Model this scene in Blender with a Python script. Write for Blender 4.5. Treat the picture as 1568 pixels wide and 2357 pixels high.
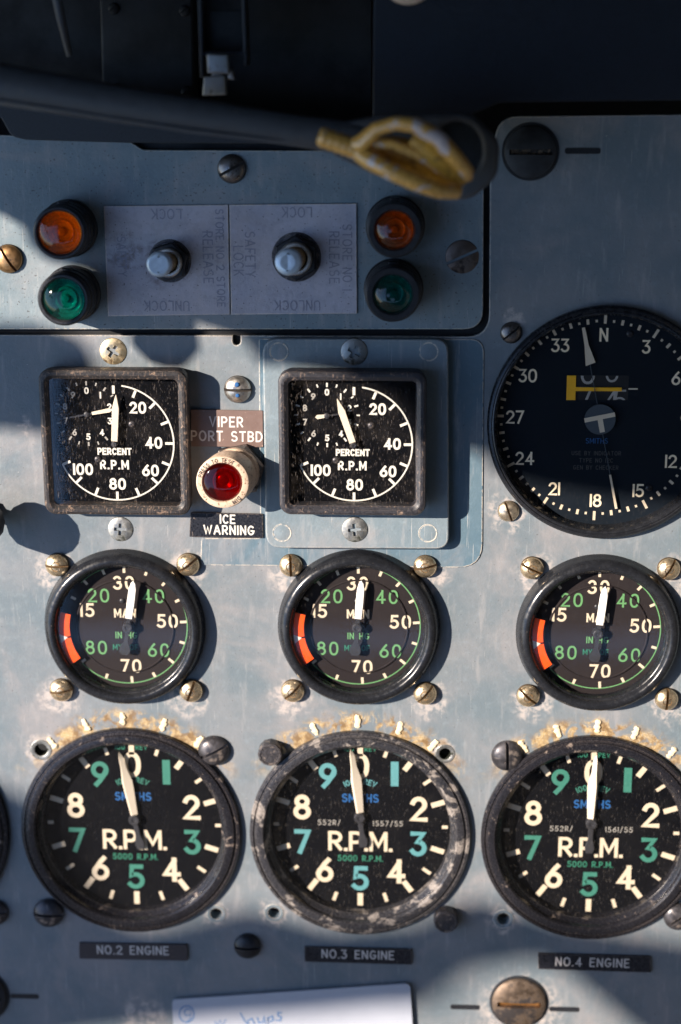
import bpy, bmesh, math, random
from math import pi, sin, cos, radians, sqrt, atan2, tan
from mathutils import Vector, Matrix

for o in list(bpy.data.objects): bpy.data.objects.remove(o)
S = bpy.context.scene
C = S.collection
rnd = random.Random(7)

# ------------------------------------------------------------------ camera
# Panel plane: X right, Z up, viewer on -Y.  Lengths below are in millimetres (x, y up, h towards the viewer).
FP, PITCH, YAW, ROLL, SC = 3930.0, radians(15), radians(3), radians(-0.2), 6.3
fwd = Vector((-sin(YAW)*cos(PITCH), cos(YAW)*cos(PITCH), -sin(PITCH)))
rt = fwd.cross(Vector((0, 0, 1))).normalized(); up = rt.cross(fwd)
R_ = rt*cos(ROLL) + up*sin(ROLL); U_ = up*cos(ROLL) - rt*sin(ROLL)
CAM = -fwd * (FP/SC)
cd = bpy.data.cameras.new('camera'); cam = bpy.data.objects.new('camera', cd); C.objects.link(cam)
M = Matrix((R_, U_, -fwd)).transposed().to_4x4(); M.translation = CAM*0.001
cam.matrix_world = M
cd.sensor_fit = 'VERTICAL'; cd.sensor_height = 36; cd.lens = FP/2357*36
cd.clip_start = 0.01; cd.clip_end = 100
cd.dof.use_dof = True; cd.dof.focus_distance = 0.617; cd.dof.aperture_fstop = 5.0
S.camera = cam

# ------------------------------------------------------------------ world, sun, exposure
TOSUN = Vector((-1.12, -1.0, 0.37))
w = bpy.data.worlds.new('World'); S.world = w; w.use_nodes = True
nt = w.node_tree; bg = nt.nodes['Background']
sk = nt.nodes.new('ShaderNodeTexSky'); sk.sky_type = 'NISHITA'; sk.sun_disc = False
# the instrument panel leans back: true up is tilted towards the viewer, and the sky is turned with it
TILT = radians(38)
UPV = Vector((0, -sin(TILT), cos(TILT))); rotS = Matrix.Rotation(-TILT, 3, 'X')   # scene -> sky frame
sd = rotS @ TOSUN.normalized()
sk.sun_elevation = math.asin(sd.z); sk.sun_rotation = atan2(sd.x, sd.y)
sk.ozone_density = 6; sk.dust_density = 0.3; sk.air_density = 1.0
tc = nt.nodes.new('ShaderNodeTexCoord'); mp = nt.nodes.new('ShaderNodeMapping'); mp.inputs['Rotation'].default_value = (-TILT, 0, 0)
nt.links.new(tc.outputs['Generated'], mp.inputs['Vector']); nt.links.new(mp.outputs[0], sk.inputs[0])
nt.links.new(sk.outputs[0], bg.inputs[0]); bg.inputs[1].default_value = 0.125
sl = bpy.data.lights.new('sun', 'SUN'); sl.energy = 5.0; sl.angle = radians(0.55); sl.color = (1, 0.87, 0.74)
so = bpy.data.objects.new('sun', sl); C.objects.link(so)
so.rotation_euler = TOSUN.to_track_quat('Z', 'Y').to_euler(); so.location = TOSUN
S.view_settings.view_transform = 'Standard'; S.view_settings.look = 'None'
S.view_settings.exposure = 1.12; S.view_settings.gamma = 1

def P(px, py, h=0.0):
    """point of the plane h mm in front of the panel seen at this place of the photograph (1568 wide)"""
    d = fwd + R_*((px-784)/FP) - U_*((py-1178.5)/FP)
    t = (-h-CAM.y)/d.y; q = CAM + d*t
    return (q.x, q.z)
def MMX(px, py, r, h=0):
    a = P(px-r, py, h); b = P(px+r, py, h); return (b[0]-a[0])/2

# ------------------------------------------------------------------ node helper + materials
def N(nt, t, ins=None, **pr):
    n = nt.nodes.new('ShaderNode'+t)
    for k, v in pr.items(): setattr(n, k, v)
    for k, v in (ins or {}).items():
        s = n.inputs[k]
        if isinstance(v, bpy.types.NodeSocket): nt.links.new(v, s)
        elif isinstance(v, bpy.types.Node): nt.links.new(v.outputs[0], s)
        else: s.default_value = v
    return n
def newmat(name):
    m = bpy.data.materials.new(name); m.use_nodes = True
    t = m.node_tree; b = t.nodes['Principled BSDF']; return m, t, b
def col(c): return (c[0], c[1], c[2], 1)
def mix(t, f, a, b):
    n = t.nodes.new('ShaderNodeMix'); n.data_type = 'RGBA'
    for i, v in ((0, f), (6, a), (7, b)):
        if isinstance(v, (bpy.types.NodeSocket)): t.links.new(v, n.inputs[i])
        elif isinstance(v, bpy.types.Node): t.links.new(v.outputs[0], n.inputs[i])
        else: n.inputs[i].default_value = col(v) if i > 0 and len(v) == 3 else v
    return n.outputs[2]
def math_(t, op, a, b=0.0, c=None, clamp=False):
    ins = {0: a, 1: b}
    if c is not None: ins[2] = c
    return N(t, 'Math', ins, operation=op, use_clamp=clamp).outputs[0]
def mrange(t, v, a, b, c=0.0, d=1.0):
    return N(t, 'MapRange', {0: v, 1: a, 2: b, 3: c, 4: d}, interpolation_type='SMOOTHSTEP').outputs[0]
def coords(t, world=False, scale=1000.0, rot=(0, 0, 0), sc=None):
    if world: src = t.nodes.new('ShaderNodeNewGeometry').outputs['Position']
    else: src = t.nodes.new('ShaderNodeTexCoord').outputs['Object']
    return N(t, 'Mapping', {0: src, 2: rot, 3: sc or (scale,)*3}).outputs[0]
def noise(t, co, scale, detail=4, rough=.55, dist=0.0):
    return N(t, 'TexNoise', {'Vector': co, 'Scale': scale, 'Detail': detail, 'Roughness': rough, 'Distortion': dist}).outputs[0]
def edge_wear(t, r=0.0006):
    bv = N(t, 'Bevel', {0: r}, samples=5); g = t.nodes.new('ShaderNodeNewGeometry')
    d = N(t, 'VectorMath', {0: bv.outputs[0], 1: g.outputs['Normal']}, operation='DOT_PRODUCT').outputs['Value']
    return math_(t, 'SUBTRACT', 1.0, d)
def streaks(t, world, ang, thr, across=2.2, along=0.05):
    co = coords(t, world, rot=(0, ang, 0) if world else (0, ang, 0), sc=(1000*across, 1000, 1000*along))
    return mrange(t, noise(t, co, 1.0, 2, .5), thr, thr+.03)

def paint_panel(name, base, base2, worn=(), arcs=(), chips=.672, dark_spots=.72, rough=.42, worncol=(.56, .49, .45)):
    m, t, b = newmat(name)
    co = coords(t, True)
    n1 = noise(t, co, .035, 5, .6); n2 = noise(t, co, .35, 5, .6); n3 = noise(t, co, 2.2, 3, .6)
    c = mix(t, mrange(t, n1, .35, .68), base, base2)
    c = mix(t, math_(t, 'MULTIPLY', mrange(t, n2, .52, .75), .30), c, tuple(min(1, x*1.5+.03) for x in base))
    # brushed, cloudy wiping marks
    brc = coords(t, True, rot=(0, 1.2, 0), sc=(260, 1000, 45))
    c = mix(t, math_(t, 'MULTIPLY', mrange(t, noise(t, brc, 1.0, 4, .6), .54, .70), .20), c, (.46, .43, .42))
    c = mix(t, math_(t, 'MULTIPLY', mrange(t, noise(t, co, .018, 6, .65, .8), .48, .66), .35), c, (.36, .31, .30))
    # scratches in two directions
    s1 = streaks(t, True, .5, .715, 3.4, .045); s2 = streaks(t, True, -.75, .725, 4.0, .06)
    c = mix(t, math_(t, 'MULTIPLY', math_(t, 'MAXIMUM', s1, s2), .7), c, (.55, .53, .5))
    # paint rubbed pale around fixings
    warp = N(t, 'TexNoise', {'Vector': co, 'Scale': .22, 'Detail': 3}).outputs['Color']
    wv = N(t, 'VectorMath', {0: warp, 1: (.5, .5, .5)}, operation='SUBTRACT').outputs[0]
    wv = N(t, 'VectorMath', {0: wv, 'Scale': 9.0}, operation='SCALE').outputs[0]
    cw = N(t, 'VectorMath', {0: co, 1: wv}, operation='ADD').outputs[0]
    cur = None
    for (x, y, r) in worn:
        d = N(t, 'VectorMath', {0: cw, 1: (x, 0, y)}, operation='DISTANCE').outputs['Value']
        k = mrange(t, d, r*1.25, r*.7)
        cur = k if cur is None else math_(t, 'MAXIMUM', cur, k)
    if cur is not None:
        k = math_(t, 'MULTIPLY', cur, mrange(t, noise(t, co, .30, 6, .68, .4), .40, .62))
        c = mix(t, math_(t, 'MULTIPLY', k, .62), c, worncol)
    cur = None
    for (x, y, r) in arcs:
        d = N(t, 'VectorMath', {0: cw, 1: (x, 0, y)}, operation='DISTANCE').outputs['Value']
        k = math_(t, 'MULTIPLY', mrange(t, d, r+8.5, r+2.5), mrange(t, N(t, 'SeparateXYZ', {0: cw}).outputs[2], y+r*.42, y+r*.85))
        cur = k if cur is None else math_(t, 'MAXIMUM', cur, k)
    if cur is not None:
        k = math_(t, 'MULTIPLY', cur, mrange(t, noise(t, co, .15, 7, .66, .6), .43, .54))
        c = mix(t, math_(t, 'MULTIPLY', k, .9), c, mix(t, mrange(t, noise(t, co, .22, 5, .7), .40, .60), (.20, .115, .04), mix(t, mrange(t, n3, .4, .65), (.42, .27, .09), (.60, .50, .34))))
    # dark pits, bright chips
    c = mix(t, math_(t, 'MULTIPLY', mrange(t, noise(t, co, 1.25, 1, .5), dark_spots, dark_spots+.04), .75), c, (.05, .045, .045))
    c = mix(t, mrange(t, noise(t, co, .75, 6, .75), chips, chips+.03), c, (.68, .64, .58))
    ew = edge_wear(t, .0007)
    c = mix(t, math_(t, 'MULTIPLY', mrange(t, ew, .006, .06), mrange(t, noise(t, co, .5, 4, .7), .36, .54)), c, (.72, .62, .50))
    t.links.new(c, b.inputs['Base Color'])
    t.links.new(mrange(t, n2, .3, .7, rough-.08, rough+.14), b.inputs['Roughness'])
    b.inputs['Specular IOR Level'].default_value = .45
    bp = N(t, 'Bump', {'Height': noise(t, co, .9, 6, .7), 'Strength': .3, 'Distance': .0004})
    t.links.new(bp.outputs[0], b.inputs['Normal'])
    return m

def worn_black(name, base=(.012, .013, .016), chip=(.30, .21, .14), amt=.60, edge=1.0, rough=.38, scr=.66, metal=0.0, spec=.4, nsc=.45, det=6, bmp=.18, var=1.2, n2s=1.6):
    m, t, b = newmat(name)
    co = coords(t)
    n = noise(t, co, nsc, det, .70, .5); n2 = noise(t, co, n2s, 4, .7)
    s = streaks(t, False, .9, scr, 1.5, .35)
    k = math_(t, 'MAXIMUM', mrange(t, n, amt, amt+.06), math_(t, 'MULTIPLY', s, .6))
    ew = math_(t, 'MULTIPLY', mrange(t, edge_wear(t, .0007), .02, .14), mrange(t, n2, .38, .56))
    k = math_(t, 'MAXIMUM', k, math_(t, 'MULTIPLY', ew, edge))
    c = mix(t, mrange(t, n2, .3, .7), base, tuple(x*(1+var)+.003*var for x in base))
    c = mix(t, k, c, mix(t, mrange(t, n2, .4, .6), chip, tuple(x*.5 for x in chip)))
    t.links.new(c, b.inputs['Base Color'])
    t.links.new(mrange(t, n2, .3, .7, rough-.08, rough+.18), b.inputs['Roughness'])
    b.inputs['Metallic'].default_value = metal
    b.inputs['Specular IOR Level'].default_value = spec
    bp = N(t, 'Bump', {'Height': n2, 'Strength': bmp, 'Distance': .0003})
    t.links.new(bp.outputs[0], b.inputs['Normal'])
    return m
def plain(name, c, rough=.5, var=.25, sc=.8, metal=0.0, bump=.1, spec=.5, speck=None):
    m, t, b = newmat(name)
    co = coords(t); n = noise(t, co, sc, 5, .65)
    cc = mix(t, n, tuple(x*(1-var) for x in c), tuple(min(1, x*(1+var)) for x in c))
    if speck:
        thr, sc2, scol = speck
        cc = mix(t, mrange(t, noise(t, co, sc2, 3, .6), thr, thr+.03), cc, scol)
    t.links.new(cc, b.inputs['Base Color'])
    t.links.new(mrange(t, n, .3, .7, rough*.8, min(1, rough*1.25)), b.inputs['Roughness'])
    b.inputs['Metallic'].default_value = metal; b.inputs['Specular IOR Level'].default_value = spec
    if bump:
        bp = N(t, 'Bump', {'Height': n, 'Strength': bump, 'Distance': .0003}); t.links.new(bp.outputs[0], b.inputs['Normal'])
    return m
def metal(name, c, dirt_shade=(.05, .035, .025), rough=.33, amt=.58, rec=None):
    m, t, b = newmat(name)
    co = coords(t); n = noise(t, co, .6, 5, .7); n2 = noise(t, co, 3, 3, .6)
    k = mrange(t, n, amt, amt+.12)
    if rec is not None:      # slot bottoms darkened by depth, recess shade put into the colour
        hgt = N(t, 'SeparateXYZ', {0: co}).outputs[1]; k = math_(t, 'MAXIMUM', k, mrange(t, hgt, -rec-.02, -rec+.02)); dirt_shade = tuple(x*.35 for x in dirt_shade)
    t.links.new(mix(t, k, mix(t, n2, tuple(x*.8 for x in c), c), dirt_shade), b.inputs['Base Color'])
    t.links.new(math_(t, 'SUBTRACT', .92, math_(t, 'MULTIPLY', k, .7)), b.inputs['Metallic'])
    t.links.new(math_(t, 'ADD', mrange(t, n2, .3, .7, rough-.07, rough+.12), math_(t, 'MULTIPLY', k, .3)), b.inputs['Roughness'])
    bp = N(t, 'Bump', {'Height': n2, 'Strength': .25, 'Distance': .00025}); t.links.new(bp.outputs[0], b.inputs['Normal'])
    return m
def thin_ior(t, ior):
    """a thin pane reflects the same from both faces"""
    return mrange(t, t.nodes.new('ShaderNodeNewGeometry').outputs['Backfacing'], 0, 1, ior, 1/ior)
def glass(name, dust=.12, tint=(1, 1, 1), dustcol=(.5, .45, .4), ang=.9, ior=1.45):
    """thin cover glass: clear with a Fresnel reflection, dust specks and fine wipe marks"""
    m, t, b = newmat(name); out = t.nodes['Material Output']
    co = coords(t)
    fr = N(t, 'Fresnel', {0: thin_ior(t, ior)})
    tr = N(t, 'BsdfTransparent', {0: col(tint)}); gl = N(t, 'BsdfGlossy', {0: (1, 1, 1, 1), 'Roughness': .05})
    a = N(t, 'MixShader', {0: fr.outputs[0], 1: tr.outputs[0], 2: gl.outputs[0]})
    df = N(t, 'BsdfDiffuse', {0: col(dustcol)})
    sp = mrange(t, noise(t, co, 1.5, 4, .7), .66, .73)
    sm = math_(t, 'MULTIPLY', mrange(t, noise(t, co, .12, 4, .6), .45, .7), .10)
    st = math_(t, 'MULTIPLY', streaks(t, False, ang, .64, 2.4, .5), .9)
    k = math_(t, 'MULTIPLY', math_(t, 'ADD', math_(t, 'MAXIMUM', sp, st), sm, clamp=True), dust)
    o = N(t, 'MixShader', {0: k, 1: a.outputs[0], 2: df.outputs[0]})
    t.links.new(o.outputs[0], out.inputs[0]); t.nodes.remove(b)
    return m
def lens(name, tint):
    """thick coloured lamp lens, seen through to the ribbed reflector behind"""
    m, t, b = newmat(name); out = t.nodes['Material Output']
    fr = N(t, 'Fresnel', {0: thin_ior(t, 1.5)})
    tr = N(t, 'BsdfTransparent', {0: col(tint)}); gl = N(t, 'BsdfGlossy', {0: (1, 1, 1, 1), 'Roughness': .06})
    df = N(t, 'BsdfTranslucent', {0: col(tuple(x*.8 for x in tint))}); d2 = N(t, 'BsdfDiffuse', {0: col(tuple(x*.7 for x in tint))})
    q = N(t, 'MixShader', {0: .5, 1: df.outputs[0], 2: d2.outputs[0]})
    a = N(t, 'MixShader', {0: .06, 1: tr.outputs[0], 2: q.outputs[0]})
    f2 = math_(t, 'MULTIPLY', fr.outputs[0], .9, clamp=True)
    o = N(t, 'MixShader', {0: f2, 1: a.outputs[0], 2: gl.outputs[0]})
    t.links.new(o.outputs[0], out.inputs[0]); t.nodes.remove(b)
    return m

BASE, BASE2 = (.136, .172, .198), (.198, .214, .232)
RPMC = [(301.5, 1914, 252), (828.5, 1920, 254), (1362, 1931, 256), (-232, 1908, 252)]
MANC = [(287, 1444, 185), (826, 1445, 187), (1377, 1458, 190)]
MSCR = [[(131, 1301), (433, 1300), (141, 1589), (440, 1591)], [(670, 1302), (979, 1304), (674, 1591), (979, 1597)],
        [(1225, 1308), (1540, 1310), (1216, 1602), (1535, 1610)]]
worn = []
for g in MSCR:
    for q in g: a = P(*q); worn.append((a[0]+(1.5 if q[0] > 900 else -1), a[1]-2.5, 7.5))
for q, r in (((95, 1726), 6), ((498, 2103), 5), ((1025, 1735), 5), ((631, 2101), 6), ((1159, 2115), 6), ((1171, 1178), 7),
             ((1180, 740), 4), ((60, 980), 3), ((1200, 2330), 16), ((330, 2350), 10)):
    a = P(*q); worn.append((a[0], a[1], r))
arcs = [P(a, b-8)+(MMX(a, b, r),) for a, b, r in RPMC[:3]]
m_panel = paint_panel('grey_blue_panel_paint', BASE, BASE2, worn, arcs)
m_sub = paint_panel('grey_blue_sub_panel_paint', (.15, .20, .23), (.19, .24, .27), (), (), .70, .69)
m_plate = paint_panel('darker_blue_plate_paint', (.085, .145, .190), (.105, .165, .210), (), (), .72, .78)
m_plate2 = paint_panel('mount_plate_paint', (.145, .195, .23), (.18, .225, .255), (), (), .69, .76)
m_lilac = paint_panel('etched_lilac_metal', (.38, .38, .45), (.50, .48, .54), [P(388, 605)+(8.5,), P(681, 596)+(8.5,), P(285, 580)+(7,)], (), .665, .70, .30, (.13, .09, .075))
m_bezel = worn_black('satin_black_bezel', amt=.745, scr=.73, chip=(.16, .13, .11), edge=.0, rough=.20, bmp=.02, var=.3, n2s=.35)
m_rpmbez = worn_black('scuffed_black_bezel', (.010, .010, .013), (.26, .21, .18), amt=.60, scr=.70, edge=.35, rough=.19, nsc=.16, det=7, bmp=.08, var=.6)
m_rpmbez2 = worn_black('heavily_scuffed_bezel', (.016, .016, .019), (.30, .265, .24), amt=.525, scr=.68, edge=.5, rough=.26, bmp=.08, nsc=.13, det=8)
m_boxbez = worn_black('chafed_black_case', (.014, .013, .014), (.25, .175, .13), amt=.575, scr=.60, edge=.95, rough=.42)
m_boxbez2 = worn_black('less_chafed_black_case', (.016, .016, .02), (.26, .19, .15), amt=.60, scr=.64, edge=.8, rough=.42)
m_black = worn_black('black_enamel', (.010, .011, .014), (.16, .12, .09), amt=.70, scr=.72, edge=.25, rough=.35)
m_scrblk = worn_black('blackened_screw', (.04, .038, .042), (.30, .25, .22), amt=.56, scr=.66, edge=.6, rough=.36, metal=.5)
m_dial = plain('matt_black_dial', (.0042, .0045, .006), .8, .3, .5, speck=(.70, 1.4, (.04, .036, .032)), bump=.05, spec=.03)
m_dialbr = plain('brown_black_dial', (.023, .019, .020), .7, .15, .4, speck=(.72, 1.2, (.07, .06, .05)), bump=.05, spec=.08)
m_dialblue = plain('blue_black_dial', (.007, .011, .017), .7, .25, .1, speck=(.74, 1.0, (.05, .05, .05)), bump=.04, spec=.08)
m_cream = plain('cream_marking', (.60, .51, .38), .6, .08, 1.2, bump=.0)
m_white = plain('white_marking', (.70, .67, .60), .55, .06, 1.2, bump=.0)
m_dimwhite = plain('faded_shaded_marking', (.36, .34, .31), .6, .4, 1.5, bump=.0)
m_faint = plain('faint_marking', (.055, .055, .055), .6, .4, 1.5, bump=.0)
m_green = plain('green_marking', (.035, .175, .13), .6, .15, 1, bump=.0)
m_teal = plain('teal_marking', (.09, .27, .29), .6, .15, 1, bump=.0)
m_lgreen = plain('light_green_marking', (.11, .28, .11), .6, .12, 1, bump=.0)
m_dgreen = plain('dim_green_marking', (.02, .16, .10), .6, .3, 1, bump=.0)
m_blue = plain('blue_marking', (.008, .085, .26), .6, .2, 1, bump=.0)
m_orange = plain('orange_red_marking', (.90, .085, .005), .45, .15, .8, bump=.0)
m_yellow = plain('yellow_marking', (.88, .44, .012), .5, .12, .8, bump=.0)
m_pointer = plain('pointer_paint', (.72, .63, .50), .5, .06, .8, bump=.03)
m_pointer2 = plain('white_pointer_paint', (.86, .83, .76), .5, .05, .8, bump=.03)
m_dark = plain('dark_hub_metal', (.03, .03, .034), .4, .4, 1.2, bump=.1)
m_hubgrey = plain('grey_hub', (.045, .06, .075), .6, .1, .4, bump=.0)
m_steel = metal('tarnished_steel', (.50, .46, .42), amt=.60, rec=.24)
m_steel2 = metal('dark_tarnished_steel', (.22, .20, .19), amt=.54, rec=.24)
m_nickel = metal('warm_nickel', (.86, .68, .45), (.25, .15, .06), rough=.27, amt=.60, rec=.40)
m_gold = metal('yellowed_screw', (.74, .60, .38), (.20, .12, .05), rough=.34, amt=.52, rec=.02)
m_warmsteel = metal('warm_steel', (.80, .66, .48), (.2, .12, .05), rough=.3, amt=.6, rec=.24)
m_clip = metal('bare_clip_metal', (.42, .42, .41), (.08, .06, .05), rough=.42, amt=.56)
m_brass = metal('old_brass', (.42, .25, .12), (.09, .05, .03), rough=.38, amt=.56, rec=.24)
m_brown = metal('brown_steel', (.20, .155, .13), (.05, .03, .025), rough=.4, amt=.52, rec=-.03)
m_bronze = metal('scraped_bronze', (.30, .22, .16), (.03, .025, .025), rough=.40, amt=.46)
m_bronzeb = metal('bright_bronze_slot', (.85, .42, .14), (.10, .05, .03), rough=.32, amt=.55)
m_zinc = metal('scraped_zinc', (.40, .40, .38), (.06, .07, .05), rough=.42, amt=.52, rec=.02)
m_toggle = plain('pale_blue_toggle_tip', (.48, .56, .64), .35, .3, .6, metal=.35, bump=.25)
m_beige = plain('cream_lamp_ring', (.62, .47, .35), .42, .25, .5, bump=.25, speck=(.60, 1.2, (.20, .12, .07)))
m_plac = plain('brown_placard', (.17, .115, .10), .38, .12, .5, bump=.1, speck=(.68, .8, (.42, .30, .25)))
m_plac3 = plain('dull_black_placard', (.045, .038, .042), .42, .15, .5, bump=.1, speck=(.66, .8, (.25, .20, .17)))
m_placw = plain('worn_brown_lettering', (.62, .58, .55), .5, .1, 1, bump=0)
m_placb = worn_black('black_placard', (.008, .009, .013), (.30, .24, .20), amt=.67, scr=.70, edge=.9, rough=.3)
m_plaed = plain('sealant_grey', (.38, .37, .38), .6, .3, .7, bump=.4)
m_etch = plain('etched_lettering', (.25, .25, .31), .4, .35, .9, bump=0)
m_card = plain('white_card', (.42, .45, .52), .45, .04, .2, bump=.03)
m_edge = plain('orange_card_edge', (.75, .42, .12), .5, .1, 1, bump=0)
m_ink = plain('blue_ink', (.08, .20, .42), .5, .3, 1, bump=0)
m_void = plain('black_bulkhead_paint', (.003, .0035, .005), .7, .5, .05, bump=.1)
m_shroud = worn_black('black_crackle_paint', (.012, .014, .018), (.07, .06, .055), amt=.68, scr=.74, edge=.5, rough=.5)
m_navy = worn_black('navy_black_paint', (.004, .006, .011), (.04, .05, .06), amt=.72, scr=.73, edge=.6, rough=.5)
m_rubber = plain('dark_grey_rubber', (.052, .056, .064), .5, .35, .25, bump=.35, speck=(.66, .5, (.085, .075, .07)))
m_yelpaint = worn_black('highlighted_yellow_paint', (.40, .215, .045), (.70, .60, .58), amt=.535, scr=.80, edge=.2, rough=.22, spec=.9, nsc=.10, det=3)  # pale pinkish patches are highlights put into the colour
m_yeldark = worn_black('dirty_yellow_paint', (.32, .17, .02), (.10, .05, .02), amt=.56, scr=.70, edge=.3, rough=.35)
m_glue = plain('dried_varnish_drop', (.82, .68, .46), .3, .25, 1, bump=.5)
m_clear = glass('clear_cover_glass', .022)
m_dusty = glass('dusty_cover_glass', .075, dustcol=(.55, .47, .42))
m_scrgl = glass('wiped_cover_glass', .06, ang=.15)
m_amberg = lens('amber_lens', (1.0, .30, .015)); m_amberg2 = lens('brown_amber_lens', (.95, .30, .02))
m_greeng = lens('green_lens', (.008, .42, .35)); m_greeng2 = lens('dark_green_lens', (.005, .34, .30))
m_redg = lens('red_lens', (.42, .006, .006))
m_refl = plain('lamp_reflector', (.80, .75, .70), .25, .3, .6, metal=.3, bump=.2)
m_refd = plain('dark_lamp_reflector', (.38, .35, .34), .25, .4, .6, metal=.3, bump=.2)

m_floor = plain('grey_floor_paint', (.11, .11, .115), .8, .2, .02, bump=0)
m_wall = plain('cockpit_lining', (.05, .055, .06), .7, .2, .02, bump=0)

# ------------------------------------------------------------------ mesh helpers (mm: x, y up, h towards viewer)
MAP = Matrix(((.001, 0, 0, 0), (0, 0, -.001, 0), (0, .001, 0, 0), (0, 0, 0, 1)))
def tag(o, label=None, cat=None, group=None, kind=None):
    for k, v in (('label', label), ('category', cat), ('group', group), ('kind', kind)):
        if v: o[k] = v
    return o
def place(o, loc, rot=0, tilt=None):
    o.location = (loc[0]*.001, -loc[2]*.001, loc[1]*.001)
    o.rotation_euler = (0, -rot, 0) if tilt is None else (tilt[0], -rot, tilt[1])
def thing(name, label, cat, loc, group=None, rot=0, tilt=None):
    o = bpy.data.objects.new(name, None); o.empty_display_size = .01; C.objects.link(o)
    place(o, loc, rot, tilt); tag(o, label, cat, group); return o
def link(name, me, mat, parent=None, loc=(0, 0, 0), rot=0, scale=1, tilt=None):
    o = bpy.data.objects.new(name, me); C.objects.link(o)
    if mat and not me.materials: me.materials.append(mat)
    elif mat and me.materials[0] != mat:
        o.material_slots[0].link = 'OBJECT'; o.material_slots[0].material = mat
    o.parent = parent; place(o, loc, rot, tilt); o.scale = (scale,)*3; return o
class MB:
    def __init__(s): s.v = []; s.f = []; s.k = 0
    def add(s, vs, fs):
        n = len(s.v); s.v += [tuple(v) for v in vs]; s.f += [tuple(i+n for i in f) for f in fs]; return s
    def lathe(s, prof, seg=96, cx=0, cy=0, a0=0.0, a1=None):
        """prof: (r, h) from outside in; r 0 closes to a point"""
        full = a1 is None; n = seg if full else seg+1
        rings = []; vs = []
        for r, h in prof:
            if r < 1e-6: rings.append([len(vs)]*n); vs.append((cx, cy, h))
            else:
                rings.append(list(range(len(vs), len(vs)+n)))
                for i in range(n):
                    a = 2*pi*i/seg if full else a0+(a1-a0)*i/seg
                    vs.append((cx+r*cos(a), cy+r*sin(a), h))
        fs = []
        for A, B in zip(rings, rings[1:]):
            for i in range(seg):
                j = (i+1) % n
                q = []
                for k in (A[i], A[j], B[j], B[i]):
                    if k not in q: q.append(k)
                if len(q) > 2: fs.append(q)
        return s.add(vs, fs)
    def loft(s, rings, close=True, cap=True):
        vs = [p for r in rings for p in r]; n = len(rings[0]); fs = []
        for i in range(len(rings)-1):
            for j in range(n if close else n-1):
                k = (j+1) % n; fs.append((i*n+j, i*n+k, (i+1)*n+k, (i+1)*n+j))
        if cap: fs.append(tuple(reversed(range(n)))); fs.append(tuple(range((len(rings)-1)*n, len(rings)*n)))
        return s.add(vs, fs)
    def prism(s, pts, h0, h1, inset=0):
        if sum(a[0]*b[1]-b[0]*a[1] for a, b in zip(pts, pts[1:]+pts[:1])) < 0: pts = pts[::-1]
        rings = [[(x, y, h0) for x, y in pts], [(x, y, h1-inset) for x, y in pts]]
        if inset: rings.append([(x, y, h1) for x, y in offset(pts, inset)])
        return s.loft(rings)
    def box(s, cx, cy, w, d, h0, h1, rot=0, inset=0):
        c, q = cos(rot), sin(rot)
        return s.prism([(cx+x*c-y*q, cy+x*q+y*c) for x, y in ((-w/2, -d/2), (w/2, -d/2), (w/2, d/2), (-w/2, d/2))], h0, h1, inset)
    def ribbon(s, pts, wd, h, closed=False, th=.0):
        """flat stroke of width wd"""
        s.k += 1; h = h + (s.k % 11)*.006
        n = len(pts); L = []; Rr = []
        for i in range(n):
            p = pts[i]
            a = pts[(i-1) % n] if (closed or i > 0) else None; b = pts[(i+1) % n] if (closed or i < n-1) else None
            d1 = nrm(p, a, -1) if a else None; d2 = nrm(b, p, -1) if b else None
            if d1 is None: d1 = d2
            if d2 is None: d2 = d1
            m = (d1[0]+d2[0], d1[1]+d2[1]); l = math.hypot(*m) or 1; m = (m[0]/l, m[1]/l)
            k = min(1.6, 1/max(.3, m[0]*d1[0]+m[1]*d1[1])) * wd/2
            L.append((p[0]-m[1]*k, p[1]+m[0]*k, h)); Rr.append((p[0]+m[1]*k, p[1]-m[0]*k, h))
        fs = [(i, (i+1) % n, n+(i+1) % n, n+i) for i in range(n if closed else n-1)]
        fs = [tuple(reversed(f)) for f in fs]
        return s.add(L+Rr, fs)
    def tube(s, path, rad, seg=14, flat=1.0, cap=True):
        """path of (x,y,h), rad a number or list; flat squashes the section in h"""
        P3 = [Vector(p) for p in path]; rings = []; up0 = Vector((0, 0, 1))
        for i, p in enumerate(P3):
            t = (P3[min(i+1, len(P3)-1)]-P3[max(i-1, 0)]).normalized()
            if abs(t.z) > .95: up0 = Vector((0, 1, 0))
            sd = t.cross(up0).normalized(); u = sd.cross(t).normalized()
            r = rad[i] if isinstance(rad, (list, tuple)) else rad
            rings.append([tuple(p+sd*(r*cos(2*pi*j/seg))+u*(r*flat*sin(2*pi*j/seg))) for j in range(seg)])
        return s.loft(rings, cap=cap)
    def text(s, st, x, y, hgt, wd, h, align='c', rot=0, sp=.28, sx=1.0):
        out = []; cx = 0.0
        for ch in st:
            gw, strokes = GL.get(ch, GL[' '])
            for cl, pts in strokes: out.append((cl, [((cx+a*sx), b) for a, b in pts]))
            cx += gw*sx+sp
        tot = cx-sp; off = {'c': -tot/2, 'l': 0, 'r': -tot}[align]; c, q = cos(rot), sin(rot)
        g = hgt-wd
        for cl, pts in out:
            pp = []
            for a, b in pts:
                a = (a+off)*g; b = (b-.5)*g; pp.append((x+a*c-b*q, y+a*q+b*c))
            if not cl:      # square stroke ends
                d0 = nrm(pp[0], pp[1]); d1 = nrm(pp[-1], pp[-2])
                pp[0] = (pp[0][0]+d0[0]*wd*.45, pp[0][1]+d0[1]*wd*.45); pp[-1] = (pp[-1][0]+d1[0]*wd*.45, pp[-1][1]+d1[1]*wd*.45)
            s.ribbon(pp, wd, h, cl)
        return s
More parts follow.
